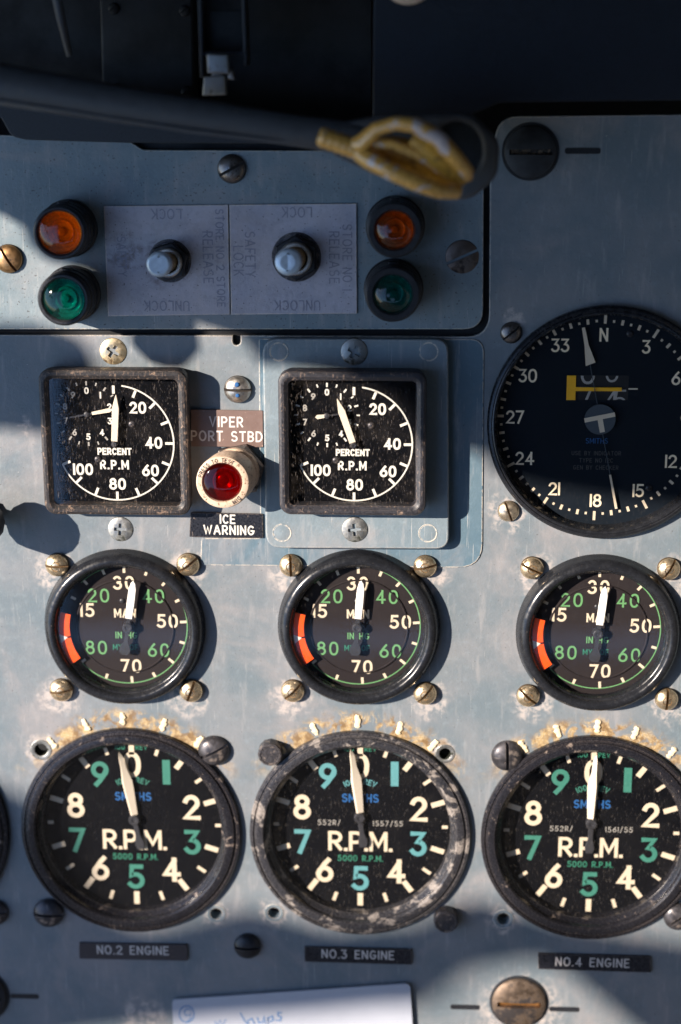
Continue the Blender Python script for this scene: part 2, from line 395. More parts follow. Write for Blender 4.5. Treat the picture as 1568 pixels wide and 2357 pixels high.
    def arctext(s, st, cx, cy, r, hgt, wd, h, mid=pi/2, sp=.35):
        tot = sum(GL.get(ch, GL[' '])[0]+sp for ch in st)-sp; g = hgt-wd; u = 0
        for ch in st:
            gw = GL.get(ch, GL[' '])[0]; a = mid+(tot/2-u-gw/2)*g/r
            s.text(ch, cx+r*cos(a), cy+r*sin(a), hgt, wd, h, rot=a-pi/2); u += gw+sp
        return s
    def mesh(s, name, sharp=32, bevel=0, recalc=True):
        me = bpy.data.meshes.new(name)
        bm = bmesh.new(); vs = [bm.verts.new(v) for v in s.v]
        for f in s.f:
            try: bm.faces.new([vs[i] for i in f])
            except ValueError: pass
        if recalc: bmesh.ops.recalc_face_normals(bm, faces=bm.faces)
        if bevel:
            es = [e for e in bm.edges if len(e.link_faces) == 2 and e.calc_face_angle(0) > .6]
            bmesh.ops.bevel(bm, geom=es, offset=bevel, segments=2, affect='EDGES', profile=.6, clamp_overlap=True)
        bm.transform(MAP); bm.to_mesh(me); bm.free()
        me.polygons.foreach_set('use_smooth', [True]*len(me.polygons)); me.set_sharp_from_angle(angle=radians(sharp))
        return me
    def build(s, name, mat, parent=None, loc=(0, 0, 0), rot=0, sharp=32, bevel=0, recalc=True, tilt=None):
        return link(name, s.mesh(name, sharp, bevel, recalc), mat, parent, loc, rot, tilt=tilt)
def nrm(b, a, sgn=1):
    d = (b[0]-a[0], b[1]-a[1]); l = math.hypot(*d) or 1
    return (d[0]/l, d[1]/l)
def offset(pts, d):
    n = len(pts); out = []
    for i in range(n):
        a, p, b = pts[i-1], pts[i], pts[(i+1) % n]; d1 = nrm(p, a); d2 = nrm(b, p)
        m = (-(d1[1]+d2[1]), d1[0]+d2[0]); l = math.hypot(*m) or 1; m = (m[0]/l, m[1]/l)
        k = d/max(.35, (-d1[1]*m[0]+d1[0]*m[1])); out.append((p[0]+m[0]*k, p[1]+m[1]*k))
    return out
def rrect(w, hh, r, seg=6, cx=0, cy=0):
    out = []
    for k, (sx, sy) in enumerate(((1, 1), (-1, 1), (-1, -1), (1, -1))):
        for i in range(seg+1):
            a = k*pi/2+pi/2*i/seg; out.append((cx+sx*(w/2-r)+r*cos(a), cy+sy*(hh/2-r)+r*sin(a)))
    return out
def rpoly(pts, rs, seg=6):
    """round the corners of a polygon"""
    out = []; n = len(pts)
    for i, p in enumerate(pts):
        r = rs[i] if isinstance(rs, (list, tuple)) else rs
        if r <= 0: out.append(p); continue
        a, b = Vector(pts[i-1]), Vector(pts[(i+1) % n]); p = Vector(p)
        u = (a-p).normalized(); v = (b-p).normalized(); ang = math.acos(max(-1, min(1, u.dot(v))))
        l = min(r/tan(ang/2), (a-p).length*.49, (b-p).length*.49)
        s0, s1 = p+u*l, p+v*l
        for k in range(seg+1):
            t = k/seg; out.append(tuple(s0*(1-t)**2+p*2*t*(1-t)+s1*t*t))
    return out
def arc(cx, cy, rx, ry, a0, a1, n=12):
    return [(cx+rx*cos(radians(a0+(a1-a0)*i/n)), cy+ry*sin(radians(a0+(a1-a0)*i/n))) for i in range(n+1)]
def ell(cx, cy, rx, ry, n=26, e=.86):
    f = lambda c: math.copysign(abs(c)**e, c)
    return [(cx+rx*f(cos(2*pi*i/n)), cy+ry*f(sin(2*pi*i/n))) for i in range(n)]
O, X = False, True
GL = {' ': (.35, []), '.': (.0, [(O, [(-.015, 0), (.015, 0)])]), '-': (.4, [(O, [(0, .5), (.4, .5)])]), '/': (.4, [(O, [(0, -.1), (.4, 1.1)])]),
 '0': (.58, [(X, ell(.29, .5, .29, .5))]), '1': (.0, [(O, [(0, 0), (0, 1)])]),
 '2': (.58, [(O, arc(.29, .72, .27, .28, 165, -38)+[(.02, 0), (.60, 0)])]),
 '3': (.56, [(O, [(.02, 1), (.5, 1), (.24, .60)]+arc(.26, .30, .29, .30, 80, -150))]),
 'Z': (.56, [(O, arc(.25, .75, .25, .25, 150, -80, 9)), (O, arc(.25, .27, .29, .27, 80, -150, 11))]),
 '4': (.62, [(O, [(.45, 0), (.45, 1.0)]), (O, [(.45, .93), (.03, .27), (.64, .27)])]),
 '5': (.56, [(O, [(.52, 1), (.10, 1), (.06, .56)]+arc(.25, .31, .31, .31, 118, -145))]),
 '6': (.58, [(X, ell(.29, .30, .29, .30, 20, 1)), (O, [(.46, 1), (.30, .82), (.10, .52), (.02, .33)])]),
 '7': (.54, [(O, [(0, 1), (.54, 1), (.16, 0)])]),
 '8': (.58, [(X, ell(.29, .77, .235, .23, 20, 1)), (X, ell(.29, .27, .29, .27, 20, 1))]),
 '9': (.58, [(X, ell(.29, .70, .29, .30, 20, 1)), (O, [(.12, 0), (.28, .18), (.48, .48), (.56, .67)])]),
 'A': (.66, [(O, [(0, 0), (.30, 1), (.36, 1), (.66, 0)]), (O, [(.12, .32), (.54, .32)])]),
 'B': (.52, [(O, [(0, 0), (0, 1)]), (O, [(.06, 1), (.26, 1)]+arc(.27, .76, .22, .24, 90, -90, 8)+[(.06, .52)]), (O, [(.06, .50)]+arc(.27, .25, .25, .25, 90, -90, 8)+[(.06, 0)])]),
 'C': (.56, [(O, arc(.31, .5, .31, .5, 48, 312, 16))]),
 'D': (.58, [(X, [(0, 0), (0, 1)]+arc(.2, .5, .38, .5, 90, -90, 12))]),
 'E': (.48, [(O, [(.48, 1), (0, 1), (0, 0), (.48, 0)]), (O, [(0, .52), (.40, .52)])]),
 'F': (.46, [(O, [(.48, 1), (0, 1), (0, 0)]), (O, [(0, .5), (.40, .5)])]),
 'G': (.62, [(O, arc(.32, .5, .32, .5, 48, 350, 17)+[(.34, .44)])]),
 'H': (.54, [(O, [(0, 0), (0, 1)]), (O, [(.54, 0), (.54, 1)]), (O, [(0, .5), (.54, .5)])]),
 'I': (.0, [(O, [(0, 0), (0, 1)])]),
 'K': (.54, [(O, [(0, 0), (0, 1)]), (O, [(.52, 1), (.03, .42)]), (O, [(.18, .60), (.54, 0)])]),
 'L': (.44, [(O, [(0, 1), (0, 0), (.46, 0)])]),
 'M': (.72, [(O, [(0, 0), (0, 1)]), (O, [(.04, .98), (.36, .25), (.68, .98)]), (O, [(.72, 1), (.72, 0)])]),
 'N': (.56, [(O, [(0, 0), (0, 1)]), (O, [(.03, .96), (.53, .04)]), (O, [(.56, 0), (.56, 1)])]),
 'O': (.66, [(X, ell(.33, .5, .33, .5, 28, 1))]),
 'P': (.52, [(O, [(0, 0), (0, 1)]), (O, [(.06, 1), (.25, 1)]+arc(.27, .72, .25, .28, 90, -90, 9)+[(.06, .44)])]),
 'R': (.54, [(O, [(0, 0), (0, 1)]), (O, [(.06, 1), (.25, 1)]+arc(.27, .73, .25, .27, 90, -90, 9)+[(.06, .46)]), (O, [(.25, .42), (.52, .02)])]),
 'S': (.54, [(O, arc(.27, .75, .25, .25, 40, 262, 11)+arc(.27, .26, .27, .26, 80, -145, 12))]),
 'T': (.56, [(O, [(0, 1), (.56, 1)]), (O, [(.28, 1), (.28, 0)])]),
 'U': (.56, [(O, [(0, 1), (0, .3)]+arc(.28, .28, .28, .28, 190, 350, 9)+[(.56, 1)])]),
 'V': (.60, [(O, [(0, 1), (.30, 0), (.60, 1)])]), 'W': (.86, [(O, [(0, 1), (.22, 0), (.43, .85), (.64, 0), (.86, 1)])]),
 'Y': (.56, [(O, [(0, 1), (.28, .5), (.56, 1)]), (O, [(.28, .5), (.28, 0)])])}

def plate(name, mat, outlines, h_top, thick, bevel=.25, parent=None):
    """sheet with real holes, thickness and rounded edges; outlines in mm, first is the outside"""
    cu = bpy.data.curves.new('t', 'CURVE'); cu.dimensions = '2D'; cu.fill_mode = 'BOTH'
    for pts in outlines:
        sp = cu.splines.new('POLY'); sp.points.add(len(pts)-1); sp.use_cyclic_u = True
        for i, p in enumerate(pts): sp.points[i].co = (p[0], p[1], 0, 1)
    cu.extrude = thick/2-bevel; cu.bevel_depth = bevel; cu.bevel_resolution = 2; cu.offset = -bevel
    o = bpy.data.objects.new('t', cu); C.objects.link(o)
    me = bpy.data.meshes.new_from_object(o.evaluated_get(bpy.context.evaluated_depsgraph_get()))
    bpy.data.objects.remove(o); bpy.data.curves.remove(cu)
    me.transform(Matrix.Translation((0, 0, h_top-thick/2))); me.transform(MAP); me.materials.clear(); me.name = name
    me.polygons.foreach_set('use_smooth', [True]*len(me.polygons)); me.set_sharp_from_angle(angle=radians(50))
    return link(name, me, mat, parent)
def circ(cx, cy, r, n=64): return [(cx+r*cos(2*pi*i/n), cy+r*sin(2*pi*i/n)) for i in range(n)]
def PP(pts, h=0): return [P(a, b, h) for a, b in pts]

# cut meshes (screw heads), unit radius = 1 mm
def cut(base, cutters):
    objs = []
    a = link('t', base.mesh('t'), None); objs.append(a)
    for c in cutters:
        b = link('t', c.mesh('t', recalc=True), None); objs.append(b)
        md = a.modifiers.new('b', 'BOOLEAN'); md.operation = 'DIFFERENCE'; md.object = b; md.solver = 'EXACT'
    bpy.context.view_layer.update()
    me = bpy.data.meshes.new_from_object(a.evaluated_get(bpy.context.evaluated_depsgraph_get()))
    for o in objs: bpy.data.objects.remove(o)
    me.polygons.foreach_set('use_smooth', [True]*len(me.polygons)); me.set_sharp_from_angle(angle=radians(28))
    return me
def screw_mesh(kind):
    b = MB()
    if kind == 'dome':
        b.lathe([(0, -.4), (.96, -.4), (.97, 0)]+[(cos(radians(a)), .12+.50*sin(radians(a))) for a in range(0, 90, 9)]+[(0, .62)], 48)
        k = [MB().box(0, 0, 3, .19, .22, 2)]
    elif kind == 'ringdome':
        b.lathe([(0, -.4), (.96, -.4), (.97, 0)]+[(cos(radians(a)), .25+.62*sin(radians(a))) for a in range(0, 66, 8)]
                + [(.40, .85), (.38, .76), (.34, .76), (.32, .86), (.15, .90), (0, .91)], 48)
        k = [MB().box(0, 0, 3, .22, .38, 2)]
    elif kind == 'flat':
        b.lathe([(0, -.3), (.98, -.3), (1, .02), (.97, .09), (.86, .13), (.4, .15), (0, .155)], 48)
        k = [MB().box(0, 0, 3, .17, -.06, 2)]
    elif kind == 'cross':
        b.lathe([(0, -.5), (.98, -.5), (1, .02), (.96, .08), (.8, .13), (.4, .17), (0, .18)], 48)
        k = [MB().box(0, 0, .98, .26, -.25, 2, .8), MB().box(0, 0, .26, .98, -.25, 2, .8), MB().box(0, 0, .42, .42, -.35, 2, .8+pi/4)]
    elif kind == 'slab':
        b.lathe([(0, -.3), (.98, -.3), (1, .10), (.95, .16), (.8, .22), (.4, .28), (0, .30)], 64)
        k = [MB().box(0, 0, 1.62, .20, .04, 2)]
    return cut(b, k)
SM = {k: screw_mesh(k) for k in ('dome', 'ringdome', 'flat', 'cross', 'slab')}
def screw(kind, px, py, rpx, ang, mat, label=None, group=None, parent=None, h=0, hh=3):
    """screw head seen at this place; parent given in panel mm"""
    x, y = P(px, py, h+1.5); r = MMX(px, py, rpx)
    o = link('screw', SM[kind], mat, parent, (x-(parent.location.x*1000 if parent else 0), y-(parent.location.z*1000 if parent else 0), h+(parent.location.y*1000 if parent else 0)), radians(ang), r)
    if not parent: tag(o, label, 'screw', group)
    return o

# ================================================================== STRUCTURE
# bulkhead behind the panel
b = MB().box(0, 40, 700, 620, -92, -90); tag(b.build('bulkhead', m_void), kind='structure')

holes = []
HOLEPX = [(95, 1726, 15), (498, 2103, 14), (1025, 1735, 14), (631, 2101, 14), (1159, 2115, 15)]
for q in HOLEPX: holes.append(circ(*P(q[0], q[1]), MMX(*q), 32))
for a, b_, r in RPMC: holes.append(circ(*P(a, b_), MMX(a, b_, r)-5.5))
for a, b_, r in MANC: holes.append(circ(*P(a, b_), MMX(a, b_, r)-4))
CMP = (1394, 973); cmpR = 42.0
holes.append(circ(*P(*CMP), cmpR-3))
notch = [(536, 772), (536, 784)]+[(545-9*cos(radians(a)), 786+9*sin(radians(a))) for a in range(0, 181, 30)]+[(554, 772)]
out = PP([(-330, 770)]+notch)+[*rpoly(PP([(900, 774), (1126, 775), (1128, 430), (1145, 268), (1760, 262)]), [0, 8, 3, 8, 0])[1:]]+PP([(1760, 2560), (-330, 2560)])
main = plate('instrument_panel', m_panel, [out]+holes, 0, 2.2, .3); tag(main, kind='structure')
plate('raised_backing_sheet', m_plate, [rpoly(PP([(596, 779), (1114, 780), (1110, 1306), (462, 1300), (464, 1238), (600, 1238)]), [1, 5, 9, 2, 1, 1])], .45, .5, .12, main)
# sub panel top left
tog = [(388, 605), (680, 595)]
sub = plate('upper_sub_panel', m_sub, [rpoly(PP([(-330, 300), (290, 320), (330, 345), (1114, 348), (1112, 758), (-330, 758)]), [0, 4, 4, 5, 7, 0]),
      *[circ(*P(*q), 4.5, 24) for q in tog]], .2, 2.2, .3); tag(sub, kind='structure')
gp = plate('right_hood_panel', m_navy, [rpoly(PP([(858, 300), (862, -160), (1760, -160), (1760, 228), (1150, 236), (1090, 262), (1000, 300)], 16), 3)], 16, 2, .4); tag(gp, kind='structure')
lp = plate('left_hood_panel', m_void, [PP([(-200, 330), (-200, -160), (856, -160), (856, 330)], -22)], -22, 2, .4); tag(lp, kind='structure')
b = MB().tube([P(1050, 60, 14)+(14,), P(1056, 200, 14)+(14,)], .8, 8)

tag(MB().box(-20, 80, 420, 110, -2.9, -2.6).build('gap_shade_sheet', m_void), kind='structure')  # added black sheet that keeps the gap round the sub panel dark
# the rest of the cockpit round the panel, out of the picture: roof, right wall, floor; the left side is window
tag(MB().box(30, 350, 760, 14, -90, 900).build('cockpit_roof', m_wall), kind='structure')
tag(MB().box(60, -20, 760, 730, 1000, 1014).build('cabin_bulkhead', m_wall), kind='structure')
tag(MB().box(420, 0, 14, 730, -90, 900).build('cockpit_wall', m_wall), kind='structure')
tag(MB().box(30, -380, 1100, 14, -90, 900).build('cockpit_floor', m_floor), kind='structure')
# out of the picture: added slabs with outlines shaped to shade the panel
def to_light(px, py, H):
    x, y = P(px, py); return (x+TOSUN.x/-TOSUN.y*H, y+TOSUN.z/-TOSUN.y*H, H)
ZL = 203.0
def lip(px, py):
    x, z = P(px, py); H = (ZL-z)/TOSUN.z; return (x+TOSUN.x*H, H)
edge = [(-420, 425), (-120, 455), (0, 492), (52, 520), (70, 565), (110, 602), (200, 622), (262, 668), (290, 716), (430, 738), (560, 780), (600, 842), (760, 858),
        (900, 880), (1000, 930), (1060, 1040), (1115, 1040), (1130, 1085), (1250, 1118), (1400, 1142), (1620, 1168), (1800, 1180)]
lp_ = [lip(*e) for e in edge]
poly = lp_+[(-90, 500), (430, 430), (430, -85), (-330, -85), (-380, 60)]
m = MB(); m.loft([[(x, ZL, H) for x, H in poly], [(x, ZL+7, H) for x, H in poly]])
tag(m.build('overhead_shade_slab', m_wall), kind='structure')  # added overhead slab, front lip drawn from the wanted shadow edge

def shade(name, pts, H, th, rad=14):
    q = rpoly([to_light(a, b_, H)[:2] for a, b_ in pts], rad, 5); m = MB(); m.prism(q, H, H+th, 2); o = m.build(name, m_wall); tag(o, kind='structure'); return o
shade('lower_shade_slab', [(-420, 1790), (-40, 1790), (25, 1840), (62, 1950), (140, 2075), (330, 2140), (560, 2085), (760, 2140), (940, 2125), (1090, 2060), (1250, 2120), (1600, 2170), (1900, 2170),
      (1900, 2290), (1300, 2225), (1150, 2180), (1000, 2205), (900, 2290), (-420, 2190)], 900, 16)  # added unseen slab, outlined to shade the foot of the panel
shade('bottom_shade_slab', [(-420, 2170), (940, 2170), (930, 2275), (640, 2303), (410, 2318), (300, 2328), (140, 2345), (-420, 2440)], 850, 16)  # added blocker for the sun on the lower left strip
shade('bottom_shade_slab', [(1900, 2170), (1230, 2180), (1330, 2260), (1500, 2400), (1640, 2640), (1900, 2640)], 760, 16)  # added blocker at lower right, leaves a lit gap beside the other
shade('left_shade_slab', [(-420, 745), (-60, 740), (110, 745), (150, 800), (158, 880), (140, 950), (90, 985), (-60, 965), (-420, 960)], 470, 12)  # added slab for the soft shade beside the left square gauge
shade('small_shade_slab', [(302, 700), (420, 700), (432, 795), (395, 838), (345, 836), (300, 790)], 200, 6, 5)  # small added slab, cut to drop one dark blob above that gauge

# ================================================================== FASTENERS AND FITTINGS ON THE PANEL
screw('dome', 533, 389, 33, 28, m_steel2, 'dark domed slotted screw above the two toggle plates, slot rising to the right')
screw('dome', 19, 596, 33, -58, m_brass, 'brass domed screw cut by the left picture edge, beside the amber lamp')
screw('flat', 1064, 592, 39, 24, m_brown, 'brown flat slotted screw right of the amber and green lamps')
screw('dome', 547, 897, 32, -1, m_steel, 'steel domed screw with blue paint in its slot, above the brown placard')
x, y = P(547, 890, 3); k = MB().lathe([(.9, 3.0), (.6, 3.35), (0, 3.45)], 16, 0, 2.1); k.lathe([(.8, 2.9), (.5, 3.3), (0, 3.4)], 16, 0.2, -1.8)
sp = k.build('blue_paint_dab', m_blue, None); sp.parent = [o for o in C.objects if o.name.startswith('screw')][-1]; sp.location = (0, 0, 0); sp.scale = (1/sp.parent.scale[0],)*3
screw('dome', 1177, 767, 25, 40, m_steel2, 'tarnished slotted screw at the upper left of the compass dial')
screw('dome', 1171, 1178, 25, -70, m_warmsteel, 'bright slotted screw at the lower left of the compass dial')
screw('dome', 569, 2180, 31, 0, m_black, 'black domed screw between the NO.2 and NO.3 ENGINE placards')
screw('dome', -14, 2102, 32, 10, m_scrblk, 'black screw cut by the left edge, left of the first engine gauge')
CROSSG = 'cross head screws above and below the square gauges'
screw('cross', 259, 810, 31, 10, m_gold, 'brassy cross head screw above the left square gauge', CROSSG)
screw('cross', 276, 1220, 29, 40, m_zinc, 'grey painted cross head screw below the left square gauge', CROSSG)
# large quarter-turn fasteners with their printed dashes
def quarter(px, py, r, mat, slotmat, label, dashes, hh=0, kind='slab', ang=0, slot=.20):
    x, y = P(px, py, hh+2); R = MMX(px, py, r)
    t = thing('quarter_turn_fastener', label, 'fastener', (x, y, hh), 'large quarter-turn fasteners')
    link('head', SM[kind], mat, t, (0, 0, 0), radians(ang), R)
    MB().box(0, 0, R*1.5, R*.17, .02*R, .10*R).build('slot_insert', slotmat, t, rot=radians(ang))
    MB().lathe([(R*1.09, 0), (R*1.07, .5), (R*1.01, .5), (R*1.0, 0)], 64).build('collar', m_shroud, t)
    for (x0, x1, yy) in dashes:
        a = P(x0, yy); c = P(x1, yy)
        MB().prism(rrect(c[0]-a[0], 2.1, .8, 4), .02, .10).build('alignment_mark', m_black, t, ((a[0]+c[0])/2-x, (a[1]+c[1])/2-y, -hh+.0))
    return t
quarter(1222, 350, 61, m_shroud, m_bronze, 'large black slotted fastener at the top right in the shade', [(1300, 1383, 347)])
quarter(1195, 2312, 62, m_bronze, m_bronzeb, 'large fastener with scraped orange bronze slot at the bottom edge', [(1037, 1105, 2318), (1264, 1334, 2323)])
quarter(-48, 2296, 62, m_black, m_black, 'large black fastener cut by the left edge near the bottom', [(24, 90, 2293)])

# ================================================================== INDICATOR LAMPS
def lamp(px, py, rl, rr, H, gm, refl, label, body=None, flare=1.0):
    x, y = P(px, py, H); body = body or m_black
    r = MMX(px, py, rl, H); R = MMX(px, py, rr, H)
    t = thing('indicator_lamp', label, 'indicator lamp', (x, y, .2), 'signal lamps beside the toggle plates')
    MB().lathe([(R*1.10, 0), (R*1.10, 2), (R*1.04, 2.6), (R*1.04, H*.42), (R*.97, H*.45), (R*.97, H*.50), (R*1.03, H*.53), (R*1.03, H*.72), (R*.96, H*.75), (R*.96, H*.79),
                (R*1.0, H*.82), (R*1.0, H-.8), (R*.97, H-.25), (R*.93, H), (r*1.12, H), (r*1.03, H-.6), (r*1.02, H-5)], 72).build('housing', body, t)
    n = MB(); n.lathe([(r*1.02, H-1), (r*.95, H-3.5), (r*.80, H-3.6), (r*.76, H-4.3), (r*.62, H-4.4), (r*.58, H-3.7), (r*.46, H-3.9), (r*.42, H-4.7), (r*.22, H-4.9), (r*.18, H-3.4), (0, H-3.2)], 48)
    n.build('reflector', refl, t)
    g = MB(); g.lathe([(r*1.01, H-.7)]+[(r*cos(radians(a)), H-.6+2.6*sin(radians(a))) for a in range(0, 90, 10)]+[(r*.12, H+2.05), (0, H+2.0)], 48)
    g.build('lens', gm, t)
    nk = MB(); nk.box(0, R*1.02, 3.4, 1.6, H*.35, H*.62, 0, .3); nk.build('locating_tab', body, t, bevel=.2)
    return t
lamp(137, 536, 48, 61, 17, m_amberg, m_refl, 'bright orange lamp at the upper left, left of the toggle plates')
lamp(146, 690, 46, 60, 17, m_greeng, m_refd, 'bright green lamp at the lower left, with sun on its collar')
lamp(908, 530, 43, 64, 17, m_amberg2, m_refd, 'dim brownish amber lamp right of the toggle plates')
lamp(904, 678, 43, 64, 17, m_greeng2, m_refd, 'dark green lamp right of the toggle plates, under the amber one')

# ================================================================== TOGGLE PLATES AND SWITCHES
def tplate(pts, label, texts):
    x, y = P(*pts[0]); x2, y2 = P(*pts[2]); cx, cy = (x+x2)/2, (y+y2)/2
    t = thing('switch_plate', label, 'plate', (cx, cy, .2), 'etched plates under the toggle switches')
    q = P(*pts[4]); o = plate('sheet', m_lilac, [[(a-cx, b-cy) for a, b in PP(pts[:4])], circ(q[0]-cx, q[1]-cy, 4.5, 24)], .75, .7, .15, t)
    for (s, px, py, hg, rot) in texts:
        a = P(px, py); MB().text(s, a[0]-cx, a[1]-cy, hg, .42, .80, rot=radians(rot), sp=.30).build('lettering', m_etch, t, recalc=False)
tplate([(240, 474), (526, 471), (530, 723), (250, 727), (388, 605)], 'left etched plate, upside-down UNLOCK and RELEASE lettering',
       [('LOCK', 384, 492, 3.7, 180), ('UNLOCK', 385, 703, 3.7, 180), ('RELEASE', 480, 592, 3.7, -90), ('STORE NO 2 STORE', 508, 594, 3.05, -90), ('SAFETY', 282, 590, 3.3, -90)])
tplate([(529, 471), (821, 468), (822, 721), (533, 723), (680, 595)], 'right etched plate, SAFETY LOCK lettering down its left side',
       [('LOCK', 684, 488, 3.7, 180), ('UNLOCK', 685, 702, 3.7, 180), ('SAFETY', 577, 585, 3.7, -90), ('LOCK', 550, 600, 3.7, -90), ('RELEASE', 770, 592, 3.7, -90), ('STORE NO 1', 800, 592, 3.5, -90)])
def toggle(bx, by, tx, ty, nr, ang, tr, label, tipm):
    H0 = 1.0; x, y = P(bx, by, 4); R = MMX(bx, by, nr); HT = 23
    t = thing('toggle_switch', label, 'toggle switch', (x, y, H0), 'toggle switches in the etched plates')
    MB().lathe([(R*1.07, 0), (R*1.05, .35), (R*.9, .4)], 40).build('washer', m_scrblk, t)
    n = MB(); hexa = [(R*cos(pi/3*i+ang), R*sin(pi/3*i+ang)) for i in range(6)]
    n.loft([[(a, b, .3) for a, b in hexa], [(a, b, 3.6) for a, b in hexa], [(a*.92, b*.92, 4.1) for a, b in hexa], [(a*.72, b*.72, 4.1) for a, b in hexa], [(a*.70, b*.70, 1) for a, b in hexa]], cap=False)
    n.build('hex_nut', m_black, t)
    MB().lathe([(R*.72, 1), (R*.72, 5.6), (R*.66, 6.1), (R*.55, 6.1), (R*.5, 5.2)], 40).build('bushing', m_steel, t)
    ex, ey = P(tx, ty, HT); dx, dy = ex-x, ey-y; rt_ = MMX(tx, ty, tr, HT)
    pr = [(0, R*.50), (5.2, R*.50), (7.5, R*.42), (11, rt_*.62), (15, rt_*.82), (20, rt_*.98)]
    MB().tube([(dx*h/HT, dy*h/HT, h) for h, r in pr[1:]], [r for h, r in pr[1:]], 28).build('bat_lever', m_nickel, t)
    MB().tube([(dx*h/HT, dy*h/HT, h) for h in (19.8, 20.3, 21.5, 22.6, 23.0, 23.05, 22.75, 22.7)], [rt_*1.0, rt_*1.08, rt_*1.08, rt_*1.0, rt_*.85, rt_*.62, rt_*.58, rt_*.1], 28).build('lever_tip', tipm, t)
toggle(388, 603, 366, 608, 46, .30, 27, 'left toggle switch, grime around its rounded nut', m_toggle)
toggle(681, 594, 663, 603, 53, .52, 29, 'right toggle switch, in a sharp-cornered black hexagonal nut', m_toggle)

# ================================================================== PLACARDS
def placard(pts, lines, label, mat, tm, h0, th=.7, seal=None, name='placard'):
    q = PP(pts); cx = sum(a for a, b in q)/4; cy = sum(b for a, b in q)/4
    t = thing(name, label, 'placard', (cx, cy, h0))
    MB().prism(rpoly([(a-cx, b-cy) for a, b in q], .5, 3), 0, th, .12).build('backing', mat, t)
    rot = atan2(q[1][1]-q[0][1], q[1][0]-q[0][0])
    for s, px, py, hg, wd in lines:
        a = P(px, py, h0+th); MB().text(s, a[0]-cx, a[1]-cy, hg, wd, th+.03, rot=rot, sp=.34).build('lettering', tm, t, recalc=False)
    if seal:
        n = MB(); o = rpoly([(a-cx, b-cy) for a, b in q], .5, 3); r2 = rnd
        oo = offset(o, -1.0); oo = [(a+r2.uniform(-.3, .3), b+r2.uniform(-.25, .25)) for a, b in oo]
        n.loft([[(a, b, .02) for a, b in oo], [(a*.995, b*.98, th*.75) for a, b in offset(oo, .35)], [(a, b, th*.7) for a, b in offset(o, .02)]], cap=False)
        n.build('sealant_rim', m_plaed, t)
placard([(440, 941), (606, 944), (607, 1028), (441, 1026)], [('VIPER', 521, 971, 4.0, .62), ('PORT STBD', 522, 1004, 4.0, .62)], 'worn brown placard reading VIPER PORT STBD above the red lamp', m_plac, m_placw, .5)
placard([(440, 1178), (606, 1181), (607, 1237), (437, 1234)], [('ICE', 524, 1195, 3.6, .58), ('WARNING', 527, 1220, 3.7, .58)], 'black placard reading ICE WARNING under the red lamp', m_placb, m_white, .5)
placard([(183, 2168), (432, 2172), (433, 2209), (184, 2204)], [('NO.2 ENGINE', 306, 2187, 3.9, .50)], 'dull dark placard reading NO.2 ENGINE', m_plac3, m_placw, 0, 1.0, True)
placard([(701, 2177), (948, 2183), (948, 2218), (702, 2211)], [('NO.3 ENGINE', 824, 2197, 3.9, .50)], 'black placard reading NO.3 ENGINE, above the white card', m_placb, m_placw, 0, 1.0, True)
placard([(1238, 2192), (1497, 2199), (1498, 2236), (1239, 2228)], [('NO.4 ENGINE', 1364, 2215, 3.9, .50)], 'black placard reading NO.4 ENGINE, under the gauge cut by the right edge', m_placb, m_placw, 0, 1.0, True)

# ice warning lamp
HI = 18; cx, cy = P(512, 1110, HI); R = MMX(512, 1110, 62, HI); bx, by = P(548, 1082, 2)
t = thing('warning_lamp', 'red ice warning lamp in a cream ring lettered PRESS TO TEST', 'warning lamp', (bx, by, .5))
dx, dy = cx-bx, cy-by
hx = [(R*1.06*cos(pi/3*i+.2), R*1.06*sin(pi/3*i+.2)) for i in range(6)]
MB().loft([[(a, b_, 0) for a, b_ in hx], [(a, b_, 3.2) for a, b_ in hx], [(a*.9, b_*.9, 3.8) for a, b_ in hx]]).build('hex_nut', m_steel2, t)
prf = [(.93, .19), (.93, .30), (.88, .32), (.93, .34), (.88, .36), (.93, .38), (.88, .40), (.93, .42), (.88, .44), (.95, .47), (1.0, .55), (1.0, .93), (.97, .985), (.92, 1.0), (.76, 1.0), (.73, .97), (.73, .80)]
n = MB(); n.loft([[(dx*k+R*q*cos(2*pi*i/72), dy*k+R*q*sin(2*pi*i/72), HI*k) for i in range(72)] for q, k in prf], cap=False); n.build('ring', m_beige, t)
r = R*.72
MB().lathe([(r, HI-1), (r*.9, HI-3), (r*.6, HI-3.4), (r*.5, HI-2.8), (r*.3, HI-3.6), (0, HI-2.6)], 48, dx, dy).build('reflector', m_refd, t)
MB().lathe([(r, HI-.6)]+[(r*cos(radians(a)), HI-.6+1.5*sin(radians(a))) for a in range(0, 90, 10)]+[(0, HI+.9)], 48, dx, dy).build('lens', m_redg, t)
n = MB(); n.arctext('PRESS TO TEST', dx, dy, R*.85, 1.55, .24, HI+.05, radians(112), .4)
n.arctext('DIM', dx, dy, R*.85, 1.55, .24, HI+.05, radians(-52), .5); n.build('lettering', m_black, t, recalc=False)

